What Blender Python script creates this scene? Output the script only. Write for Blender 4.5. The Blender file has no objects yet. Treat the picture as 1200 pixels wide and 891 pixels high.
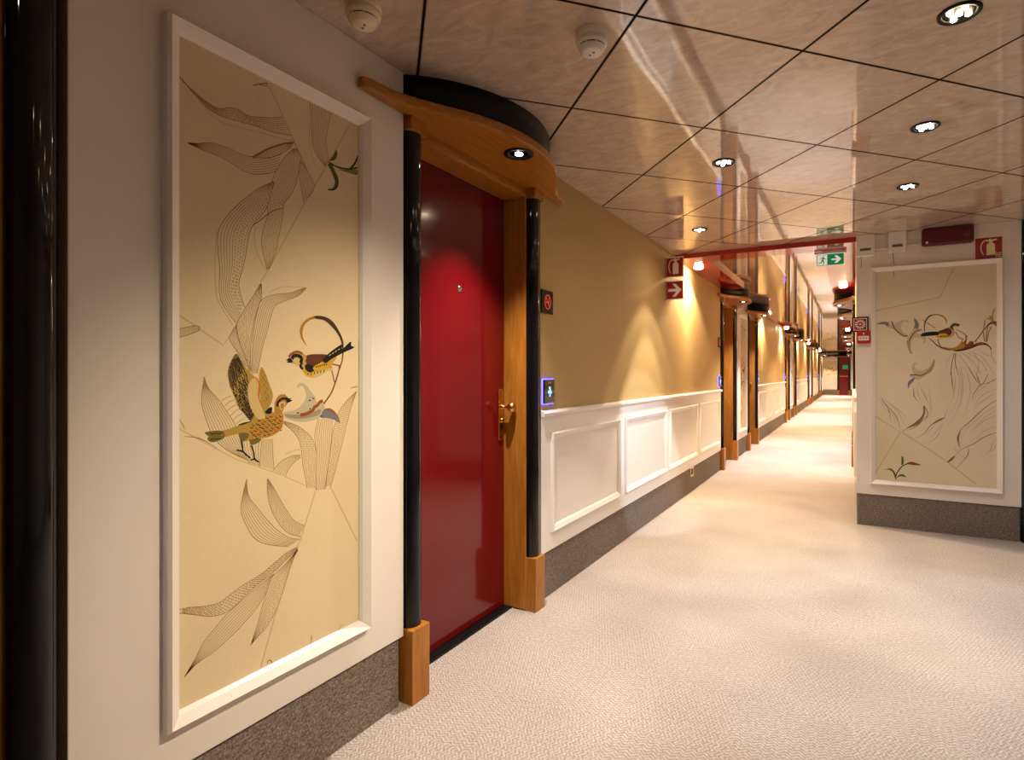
import bpy, math, random
from mathutils import Vector, Matrix
random.seed(7)
C = bpy.context.scene.collection
PI = math.pi
SC = bpy.context.scene

# ------------------------------------------------------------------ lamp powers (watts)
P_CORE, P_WIDE, P_STRIP, P_LENS, P_PATCH, P_DOOR, P_FARDOOR, P_NEAR, EXPOSURE = 44., 8., 185., 260., 150., 120., 140., 135., .47

# ------------------------------------------------------------------ measures (metres)
LEFT, RIGHT = -1.40, 0.03          # planes of the corridor walls
PILLAR_Y = 4.87                    # wall with the second bird panel, and the red ceiling beam
CEIL, SOFFIT = 2.227, 2.187
END_Y = 33.5
PITCH = 7.27                       # door pairs repeat along the corridor
ART0 = 1.004
DOOR_OFF = 0.953
EYE = 1.168

# ------------------------------------------------------------------ materials
MATS = {}
def mat(name, col, rough=.5, spec=.5, metal=0., emit=None, estr=0., coat=0., build=None):
    if name in MATS: return MATS[name]
    m = bpy.data.materials.new(name); m.use_nodes = True
    nt = m.node_tree; b = nt.nodes['Principled BSDF']
    b.inputs['Base Color'].default_value = (*col, 1)
    b.inputs['Roughness'].default_value = rough
    b.inputs['Specular IOR Level'].default_value = spec
    b.inputs['Metallic'].default_value = metal
    b.inputs['Coat Weight'].default_value = coat
    b.inputs['Coat Roughness'].default_value = .03
    if emit:
        b.inputs['Emission Color'].default_value = (*emit, 1)
        b.inputs['Emission Strength'].default_value = estr
    if build: build(nt, b)
    MATS[name] = m
    return m

def N(nt, t, **kw):
    n = nt.nodes.new(t)
    for k, v in kw.items():
        if k in n.inputs.keys(): n.inputs[k].default_value = v
        else: setattr(n, k, v)
    return n
def math_n(nt, op, a, b=None):
    n = nt.nodes.new('ShaderNodeMath'); n.operation = op
    for i, v in enumerate((a, b)):
        if v is None: continue
        if isinstance(v, (int, float)): n.inputs[i].default_value = v
        else: nt.links.new(v, n.inputs[i])
    return n.outputs[0]
def ramp(nt, fac, stops):
    r = nt.nodes.new('ShaderNodeValToRGB')
    els = r.color_ramp.elements
    while len(els) < len(stops): els.new(.5)
    for e, (p, c) in zip(els, stops): e.position = p; e.color = (*c, 1)
    nt.links.new(fac, r.inputs[0]); return r.outputs[0]
def pos(nt, scale=(1, 1, 1), rot=(0, 0, 0)):
    g = nt.nodes.new('ShaderNodeNewGeometry')
    mp = nt.nodes.new('ShaderNodeMapping'); mp.inputs['Scale'].default_value = scale; mp.inputs['Rotation'].default_value = rot
    nt.links.new(g.outputs['Position'], mp.inputs['Vector']); return mp.outputs[0]
def objpos(nt, scale=(1, 1, 1)):
    g = nt.nodes.new('ShaderNodeTexCoord')
    mp = nt.nodes.new('ShaderNodeMapping'); mp.inputs['Scale'].default_value = scale
    nt.links.new(g.outputs['Object'], mp.inputs['Vector']); return mp.outputs[0]
def noise(nt, vec, scale, detail=4, rough=.5, dist=0.):
    n = N(nt, 'ShaderNodeTexNoise'); n.inputs['Scale'].default_value = scale; n.inputs['Detail'].default_value = detail
    n.inputs['Roughness'].default_value = rough; n.inputs['Distortion'].default_value = dist
    nt.links.new(vec, n.inputs['Vector']); return n.outputs['Fac']
def bump(nt, b, h, strength=.3, dist=.002):
    n = N(nt, 'ShaderNodeBump'); n.inputs['Strength'].default_value = strength; n.inputs['Distance'].default_value = dist
    nt.links.new(h, n.inputs['Height']); nt.links.new(n.outputs[0], b.inputs['Normal'])
def mix(nt, fac, a, b):
    n = nt.nodes.new('ShaderNodeMix'); n.data_type = 'RGBA'
    for sock, v in ((n.inputs[0], fac), (n.inputs[6], a), (n.inputs[7], b)):
        if isinstance(v, (int, float)): sock.default_value = v
        elif isinstance(v, tuple): sock.default_value = (*v, 1)
        else: nt.links.new(v, sock)
    return n.outputs[2]

def b_wood(nt, b):
    v = objpos(nt, (14, 14, 1.1))
    f = noise(nt, v, 5, 6, .6, .6)
    c = ramp(nt, f, [(.25, (.25, .085, .009)), (.5, (.36, .135, .016)), (.75, (.46, .195, .03))])
    nt.links.new(c, b.inputs['Base Color']); bump(nt, b, f, .05, .001)
def b_wood_flat(nt, b):
    v = objpos(nt, (12, 1.2, 12))
    f = noise(nt, v, 5, 6, .6, .6)
    c = ramp(nt, f, [(.25, (.25, .085, .009)), (.5, (.36, .135, .016)), (.75, (.46, .195, .03))])
    nt.links.new(c, b.inputs['Base Color']); bump(nt, b, f, .05, .001)
def b_carpet(nt, b):
    # woven loops: a small herringbone whose direction flips in blocks, with a few flecks
    g = nt.nodes.new('ShaderNodeNewGeometry'); sx = nt.nodes.new('ShaderNodeSeparateXYZ'); nt.links.new(g.outputs['Position'], sx.inputs[0])
    x, y = sx.outputs[0], sx.outputs[1]
    bx = math_n(nt, 'FLOOR', math_n(nt, 'MULTIPLY', x, 2.9)); by = math_n(nt, 'FLOOR', math_n(nt, 'MULTIPLY', y, 2.9))
    par = math_n(nt, 'SUBTRACT', math_n(nt, 'MULTIPLY', math_n(nt, 'PINGPONG', math_n(nt, 'ADD', bx, by), 1), 2), 1)
    zig = math_n(nt, 'PINGPONG', math_n(nt, 'MULTIPLY', y, 62), 1)
    s = math_n(nt, 'MULTIPLY', math_n(nt, 'ADD', math_n(nt, 'MULTIPLY', x, 70), math_n(nt, 'MULTIPLY', zig, par)), 6.283)
    h1 = math_n(nt, 'SINE', s)
    zx = math_n(nt, 'PINGPONG', math_n(nt, 'MULTIPLY', x, 55), 1)
    h2 = math_n(nt, 'SINE', math_n(nt, 'MULTIPLY', math_n(nt, 'ADD', math_n(nt, 'MULTIPLY', y, 70), zx), 6.283))
    sel = math_n(nt, 'MULTIPLY', math_n(nt, 'ADD', par, 1), .5)
    h = math_n(nt, 'ADD', math_n(nt, 'MULTIPLY', h1, sel), math_n(nt, 'MULTIPLY', h2, math_n(nt, 'SUBTRACT', 1, sel)))
    n1 = noise(nt, pos(nt), 260, 2, .6); n2 = noise(nt, pos(nt), 2.2, 3, .5)
    n3 = noise(nt, pos(nt), 90, 2, .6)
    t = math_n(nt, 'ADD', math_n(nt, 'MULTIPLY', h, .075), math_n(nt, 'ADD', math_n(nt, 'MULTIPLY', n1, .55), math_n(nt, 'ADD', math_n(nt, 'MULTIPLY', n3, .35), math_n(nt, 'MULTIPLY', n2, .12))))
    c = ramp(nt, t, [(.30, (.19, .155, .135)), (.52, (.40, .34, .30)), (.72, (.64, .575, .53))])
    nt.links.new(c, b.inputs['Base Color']); bump(nt, b, t, .5, .004)
def b_base(nt, b):
    v = pos(nt)
    n1 = noise(nt, v, 170, 2, .6); n2 = noise(nt, pos(nt, (1, 1, 3)), 60, 2, .6)
    t = math_n(nt, 'ADD', math_n(nt, 'MULTIPLY', n1, .6), math_n(nt, 'MULTIPLY', n2, .4))
    c = ramp(nt, t, [(.38, (.09, .07, .058)), (.52, (.20, .16, .135)), (.65, (.34, .285, .245))])
    nt.links.new(c, b.inputs['Base Color']); bump(nt, b, t, .4, .003)
def b_gold(nt, b):
    n1 = noise(nt, pos(nt, (1, 1, 14)), 30, 3, .6); n2 = noise(nt, pos(nt, (14, 14, 1)), 22, 3, .6)
    t = math_n(nt, 'ADD', math_n(nt, 'MULTIPLY', n1, .6), math_n(nt, 'MULTIPLY', n2, .4))
    c = ramp(nt, t, [(.3, (.38, .25, .10)), (.7, (.50, .345, .145))])
    nt.links.new(c, b.inputs['Base Color']); bump(nt, b, t, .12, .002)
def b_canvas(nt, b):
    n1 = noise(nt, pos(nt, (1, 1, 20)), 40, 3, .6); n2 = noise(nt, pos(nt, (20, 20, 1)), 34, 3, .6)
    n3 = noise(nt, pos(nt), 2.5, 4, .55)
    t = math_n(nt, 'ADD', math_n(nt, 'MULTIPLY', n1, .3), math_n(nt, 'ADD', math_n(nt, 'MULTIPLY', n2, .25), math_n(nt, 'MULTIPLY', n3, .5)))
    c = ramp(nt, t, [(.3, (.62, .49, .29)), (.55, (.70, .57, .36)), (.8, (.76, .63, .42))])
    nt.links.new(c, b.inputs['Base Color'])
def b_canvas2(nt, b):
    n1 = noise(nt, pos(nt, (1, 1, 20)), 40, 3, .6); n3 = noise(nt, pos(nt), 2.0, 4, .55)
    t = math_n(nt, 'ADD', math_n(nt, 'MULTIPLY', n1, .35), math_n(nt, 'MULTIPLY', n3, .65))
    c = ramp(nt, t, [(.3, (.61, .51, .34)), (.7, (.73, .63, .46))])
    nt.links.new(c, b.inputs['Base Color'])
TILE, U0, V0 = .599, .7014, 1.5036
def b_ceiling(nt, b):
    g = nt.nodes.new('ShaderNodeNewGeometry'); sx = nt.nodes.new('ShaderNodeSeparateXYZ'); nt.links.new(g.outputs['Position'], sx.inputs[0])
    x, y = sx.outputs[0], sx.outputs[1]
    r = math.sqrt(.5)
    u = math_n(nt, 'DIVIDE', math_n(nt, 'SUBTRACT', math_n(nt, 'MULTIPLY', math_n(nt, 'ADD', x, y), r), U0), TILE)
    v = math_n(nt, 'DIVIDE', math_n(nt, 'SUBTRACT', math_n(nt, 'MULTIPLY', math_n(nt, 'SUBTRACT', y, x), r), V0), TILE)
    def edge(t): return math_n(nt, 'SUBTRACT', .5, math_n(nt, 'ABSOLUTE', math_n(nt, 'SUBTRACT', math_n(nt, 'FRACT', t), .5)))
    e = math_n(nt, 'MINIMUM', edge(u), edge(v))
    groove = math_n(nt, 'LESS_THAN', e, .0072); lip = math_n(nt, 'LESS_THAN', e, .0125)
    comb = nt.nodes.new('ShaderNodeCombineXYZ')
    fu, fv = math_n(nt, 'FLOOR', u), math_n(nt, 'FLOOR', v)
    nt.links.new(fu, comb.inputs[0]); nt.links.new(fv, comb.inputs[1])
    wn = nt.nodes.new('ShaderNodeTexWhiteNoise'); nt.links.new(comb.outputs[0], wn.inputs[0])
    sc = nt.nodes.new('ShaderNodeVectorMath'); sc.operation = 'ADD'
    vs = nt.nodes.new('ShaderNodeVectorMath'); vs.operation = 'SCALE'; nt.links.new(wn.outputs['Color'], vs.inputs[0]); vs.inputs['Scale'].default_value = 9
    nt.links.new(vs.outputs[0], sc.inputs[0]); nt.links.new(pos(nt, (1, 2.0, 1), (0, 0, .5)), sc.inputs[1])
    f = noise(nt, sc.outputs[0], 8.5, 8, .66, 1.6)
    c = ramp(nt, f, [(.25, (.42, .31, .245)), (.5, (.54, .42, .345)), (.75, (.65, .53, .45))])
    c = mix(nt, math_n(nt, 'MULTIPLY', lip, .45), c, (.16, .11, .085))
    c = mix(nt, groove, c, (.008, .006, .005))
    nt.links.new(c, b.inputs['Base Color'])
    nt.links.new(math_n(nt, 'ADD', .045, math_n(nt, 'MULTIPLY', groove, .8)), b.inputs['Roughness'])
    ng = math_n(nt, 'SUBTRACT', 1, groove)
    nt.links.new(math_n(nt, 'MULTIPLY', ng, .6), b.inputs['Coat Weight']); nt.links.new(math_n(nt, 'MULTIPLY', ng, .8), b.inputs['Specular IOR Level'])
    w = noise(nt, sc.outputs[0], 1.6, 1, .4)
    hh = math_n(nt, 'SUBTRACT', math_n(nt, 'MULTIPLY', w, .9), math_n(nt, 'MULTIPLY', groove, .25))
    bump(nt, b, hh, .25, .012)
def b_hall_ceiling(nt, b):
    g = nt.nodes.new('ShaderNodeNewGeometry'); sx = nt.nodes.new('ShaderNodeSeparateXYZ'); nt.links.new(g.outputs['Position'], sx.inputs[0])
    t = math_n(nt, 'FRACT', math_n(nt, 'DIVIDE', sx.outputs[1], 1.2))
    groove = math_n(nt, 'LESS_THAN', t, .012)
    f = noise(nt, pos(nt, (1, .6, 1)), 5.5, 7, .62, 2.)
    c = ramp(nt, f, [(.25, (.34, .23, .17)), (.5, (.46, .34, .27)), (.75, (.58, .45, .37))])
    c = mix(nt, groove, c, (.02, .015, .012))
    nt.links.new(c, b.inputs['Base Color'])
    w = noise(nt, pos(nt, (1, .35, 1)), 1.4, 1, .4)
    bump(nt, b, w, .2, .010)
def b_door(nt, b):
    f = noise(nt, objpos(nt), 1.6, 1, .4); bump(nt, b, f, .10, .01)

white = mat('white_lacquer', (.74, .68, .62), .38)
white_trim = mat('white_trim', (.80, .75, .70), .32)
black = mat('black_lacquer', (.003, .003, .004), .06, .42)
blackm = mat('black_satin', (.003, .003, .0035), .45, .25)
red = mat('red_lacquer', (.12, .0022, .004), .12, .42, coat=.1, build=b_door)
redtrim = mat('red_gloss_trim', (.36, .012, .012), .1, .6, coat=.4)
wood = mat('oak', (.4, .15, .03), .33, .45, build=b_wood)
woodf = mat('oak_flat', (.4, .15, .03), .33, .45, build=b_wood_flat)
carpet = mat('carpet', (.5, .4, .33), .95, .1, build=b_carpet)
basem = mat('woven_base', (.13, .1, .09), .85, .2, build=b_base)
gold = mat('gold_fabric', (.45, .31, .13), .6, .3, build=b_gold)
ceilm = mat('marbled_panel', (.38, .26, .2), .05, .8, coat=.6, build=b_ceiling)
hallceil = mat('hall_panel', (.46, .34, .27), .05, .9, coat=1., build=b_hall_ceiling)
canvas_m = mat('linen_print', (.66, .5, .26), .75, .2, build=b_canvas)
canvas2_m = mat('linen_print_pale', (.7, .58, .39), .75, .2, build=b_canvas2)
brass = mat('brass', (.72, .45, .13), .16, .5, 1.)
steel = mat('steel', (.6, .6, .6), .25, .5, 1.)
plastic = mat('ivory_plastic', (.78, .74, .68), .4)
plastic2 = mat('cream_plastic', (.74, .63, .42), .4)
greyp = mat('grey_label', (.18, .18, .18), .5)
signred = mat('sign_red', (.33, .008, .012), .35)
signwhite = mat('sign_white', (.80, .78, .70), .4)
signcream = mat('sign_cream', (.78, .70, .38), .4)
signgreen = mat('sign_green', (.005, .26, .10), .35, emit=(.005, .30, .11), estr=.25)
signlit = mat('sign_lit', (.8, .85, .78), .4, emit=(.85, .95, .85), estr=.35)
darkred = mat('dark_red_plastic', (.10, .005, .008), .3)
blackglass = mat('black_glass', (.006, .006, .007), .05, .6)
ledw = mat('led_warm', (1, .9, .7), .4, emit=(1., .80, .50), estr=45)
ledc = mat('led_cool', (.9, .95, 1), .4, emit=(.86, .93, 1.), estr=45)
ledspot = mat('lamp_bright', (1, .9, .7), .4, emit=(1., .74, .42), estr=P_LENS)
blueled = mat('blue_led', (.1, .1, 1), .4, emit=(.05, .05, 1.), estr=7)
bluefig = mat('blue_figure', (.1, .3, 1), .4, emit=(.10, .30, 1.), estr=3)
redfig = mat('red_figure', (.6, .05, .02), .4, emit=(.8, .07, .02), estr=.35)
amberfig = mat('amber_figure', (.4, .25, .1), .4)
INK = {'seam': (.54, .41, .23), 'pale': (.58, .45, .25), 'ink': (.23, .135, .055), 'thin': (.31, .19, .085), 'grey': (.46, .40, .30), 'fill': (.66, .53, .32),
 'green': (.085, .095, .02), 'greend': (.03, .03, .012), 'greenl': (.22, .20, .06), 'flower': (.47, .41, .26), 'flowerd': (.30, .25, .14), 'petal': (.17, .165, .20),
 'rust': (.27, .07, .02), 'rustp': (.22, .055, .02), 'olive': (.38, .245, .045), 'oliven': (.15, .12, .03), 'dark': (.055, .035, .012), 'darko': (.17, .11, .025), 'black': (.012, .010, .008),
 'palew': (.56, .42, .17), 'body': (.43, .235, .045), 'orange': (.45, .14, .015), 'head': (.36, .20, .05), 'gold': (.36, .19, .025), 'curld': (.06, .03, .012),
 'twig': (.17, .07, .02), 'belly': (.52, .30, .05), 'yellow': (.58, .34, .025), 'backb': (.11, .035, .018), 'beige': (.46, .30, .11), 'headd': (.08, .065, .035)}
def inkm(n): return mat('paint_' + n, INK[n], .75, .2)

# ------------------------------------------------------------------ mesh builder
class MB:
    def __init__(s): s.v = []; s.f = []; s.mi = []; s.mats = []; s.sm = []
    def _m(s, m):
        if m not in s.mats: s.mats.append(m)
        return s.mats.index(m)
    def add(s, vs, fs, m, smooth=False):
        o = len(s.v); s.v += [tuple(v) for v in vs]; k = s._m(m)
        for f in fs: s.f.append([o + i for i in f]); s.mi.append(k); s.sm.append(smooth)
        return s
    def box(s, x0, x1, y0, y1, z0, z1, m):
        v = [(x, y, z) for x in (x0, x1) for y in (y0, y1) for z in (z0, z1)]
        return s.add(v, [(0, 1, 3, 2), (4, 6, 7, 5), (0, 4, 5, 1), (2, 3, 7, 6), (0, 2, 6, 4), (1, 5, 7, 3)], m)
    def prism(s, pts, z0, z1, m, smooth=False, axis='z'):
        n = len(pts)
        def P(a, b, h): return (a, b, h) if axis == 'z' else ((h, a, b) if axis == 'x' else (a, h, b))
        v = [P(a, b, z0) for a, b in pts] + [P(a, b, z1) for a, b in pts]
        s.add(v, [tuple(range(n))[::-1], tuple(range(n, 2 * n))], m)
        o = len(s.v) - 2 * n; k = s._m(m)
        for i in range(n):
            j = (i + 1) % n; s.f.append([o + i, o + j, o + n + j, o + n + i]); s.mi.append(k); s.sm.append(smooth)
        return s
    def lathe(s, prof, m, c=(0, 0, 0), axis='z', n=32, smooth=True):
        # prof: (radius, height) pairs
        vs = []; fs = []
        for r, h in prof:
            for i in range(n):
                a = 2 * PI * i / n; p, q = r * math.cos(a), r * math.sin(a)
                d = (p, q, h) if axis == 'z' else ((h, p, q) if axis == 'x' else (p, h, q))
                vs.append((c[0] + d[0], c[1] + d[1], c[2] + d[2]))
        for k in range(len(prof) - 1):
            for i in range(n):
                j = (i + 1) % n; fs.append((k * n + i, k * n + j, (k + 1) * n + j, (k + 1) * n + i))
        fs.append(tuple(range(n))[::-1]); fs.append(tuple(range((len(prof) - 1) * n, len(prof) * n)))
        s.add(vs, fs[:-2], m, smooth); s.add(vs[:n], [tuple(range(n))[::-1]], m); s.add(vs[-n:], [tuple(range(n))], m)
        return s
    def tube(s, pts, r, m, n=8):
        P = [Vector(p) for p in pts]; vs = []; fs = []
        for i, p in enumerate(P):
            t = (P[min(i + 1, len(P) - 1)] - P[max(i - 1, 0)]).normalized()
            a = t.orthogonal().normalized() if i == 0 else (a - t * a.dot(t)).normalized()
            b = t.cross(a)
            for k in range(n):
                w = 2 * PI * k / n; vs.append(p + (a * math.cos(w) + b * math.sin(w)) * r)
        for i in range(len(P) - 1):
            for k in range(n):
                j = (k + 1) % n; fs.append((i * n + k, i * n + j, (i + 1) * n + j, (i + 1) * n + k))
        fs += [tuple(range(n))[::-1], tuple(range((len(P) - 1) * n, len(P) * n))]
        return s.add(vs, fs, m, True)
    def build(s, name, parent=None, loc=(0, 0, 0), bevel=0., rot=0., kind=None):
        me = bpy.data.meshes.new(name); me.from_pydata(s.v, [], s.f); me.update()
        for m in s.mats: me.materials.append(m)
        for p, k, sm in zip(me.polygons, s.mi, s.sm): p.material_index = k; p.use_smooth = sm
        o = bpy.data.objects.new(name, me); C.objects.link(o); o.location = loc; o.rotation_euler.z = rot
        if parent: o.parent = parent
        if kind: o['kind'] = kind
        if bevel:
            b = o.modifiers.new('edge', 'BEVEL'); b.width = bevel; b.segments = 2; b.limit_method = 'ANGLE'; b.angle_limit = math.radians(50)
        return o
def thing(name, label, cat, loc=(0, 0, 0), rot=0., group=None):
    o = bpy.data.objects.new(name, None); C.objects.link(o); o.location = loc; o.rotation_euler.z = rot
    o.empty_display_size = .05
    o['label'] = label; o['category'] = cat
    if group: o['group'] = group
    return o
def tag(o, label, cat, group=None):
    o['label'] = label; o['category'] = cat
    if group: o['group'] = group
    return o
def struct(name, loc=(0, 0, 0), rot=0.):
    o = bpy.data.objects.new(name, None); C.objects.link(o); o.location = loc; o.rotation_euler.z = rot; o['kind'] = 'structure'
    return o
def spline(pts, n, closed=False):
    P = list(pts); out = []
    L = len(P)
    if L < 3 and not closed: 
        return [(P[0][0] + (P[-1][0] - P[0][0]) * i / n, P[0][1] + (P[-1][1] - P[0][1]) * i / n) for i in range(n + 1)]
    segs = L if closed else L - 1
    for i in range(segs):
        if closed: a, b, c, d = P[(i - 1) % L], P[i], P[(i + 1) % L], P[(i + 2) % L]
        else: a, b, c, d = P[max(i - 1, 0)], P[i], P[i + 1], P[min(i + 2, L - 1)]
        for k in range(n):
            t = k / n
            out.append(tuple(.5 * (2 * b[j] + (c[j] - a[j]) * t + (2 * a[j] - 5 * b[j] + 4 * c[j] - d[j]) * t * t + (3 * b[j] - a[j] - 3 * c[j] + d[j]) * t ** 3) for j in (0, 1)))
    if not closed: out.append(P[-1])
    return out
def resample(pts, n):
    d = [0]
    for a, b in zip(pts, pts[1:]): d.append(d[-1] + math.hypot(b[0] - a[0], b[1] - a[1]))
    out = []; j = 0
    for i in range(n + 1):
        t = d[-1] * i / n
        while j < len(d) - 2 and d[j + 1] < t: j += 1
        w = 0 if d[j + 1] == d[j] else (t - d[j]) / (d[j + 1] - d[j])
        out.append((pts[j][0] + (pts[j + 1][0] - pts[j][0]) * w, pts[j][1] + (pts[j + 1][1] - pts[j][1]) * w))
    return out

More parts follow.
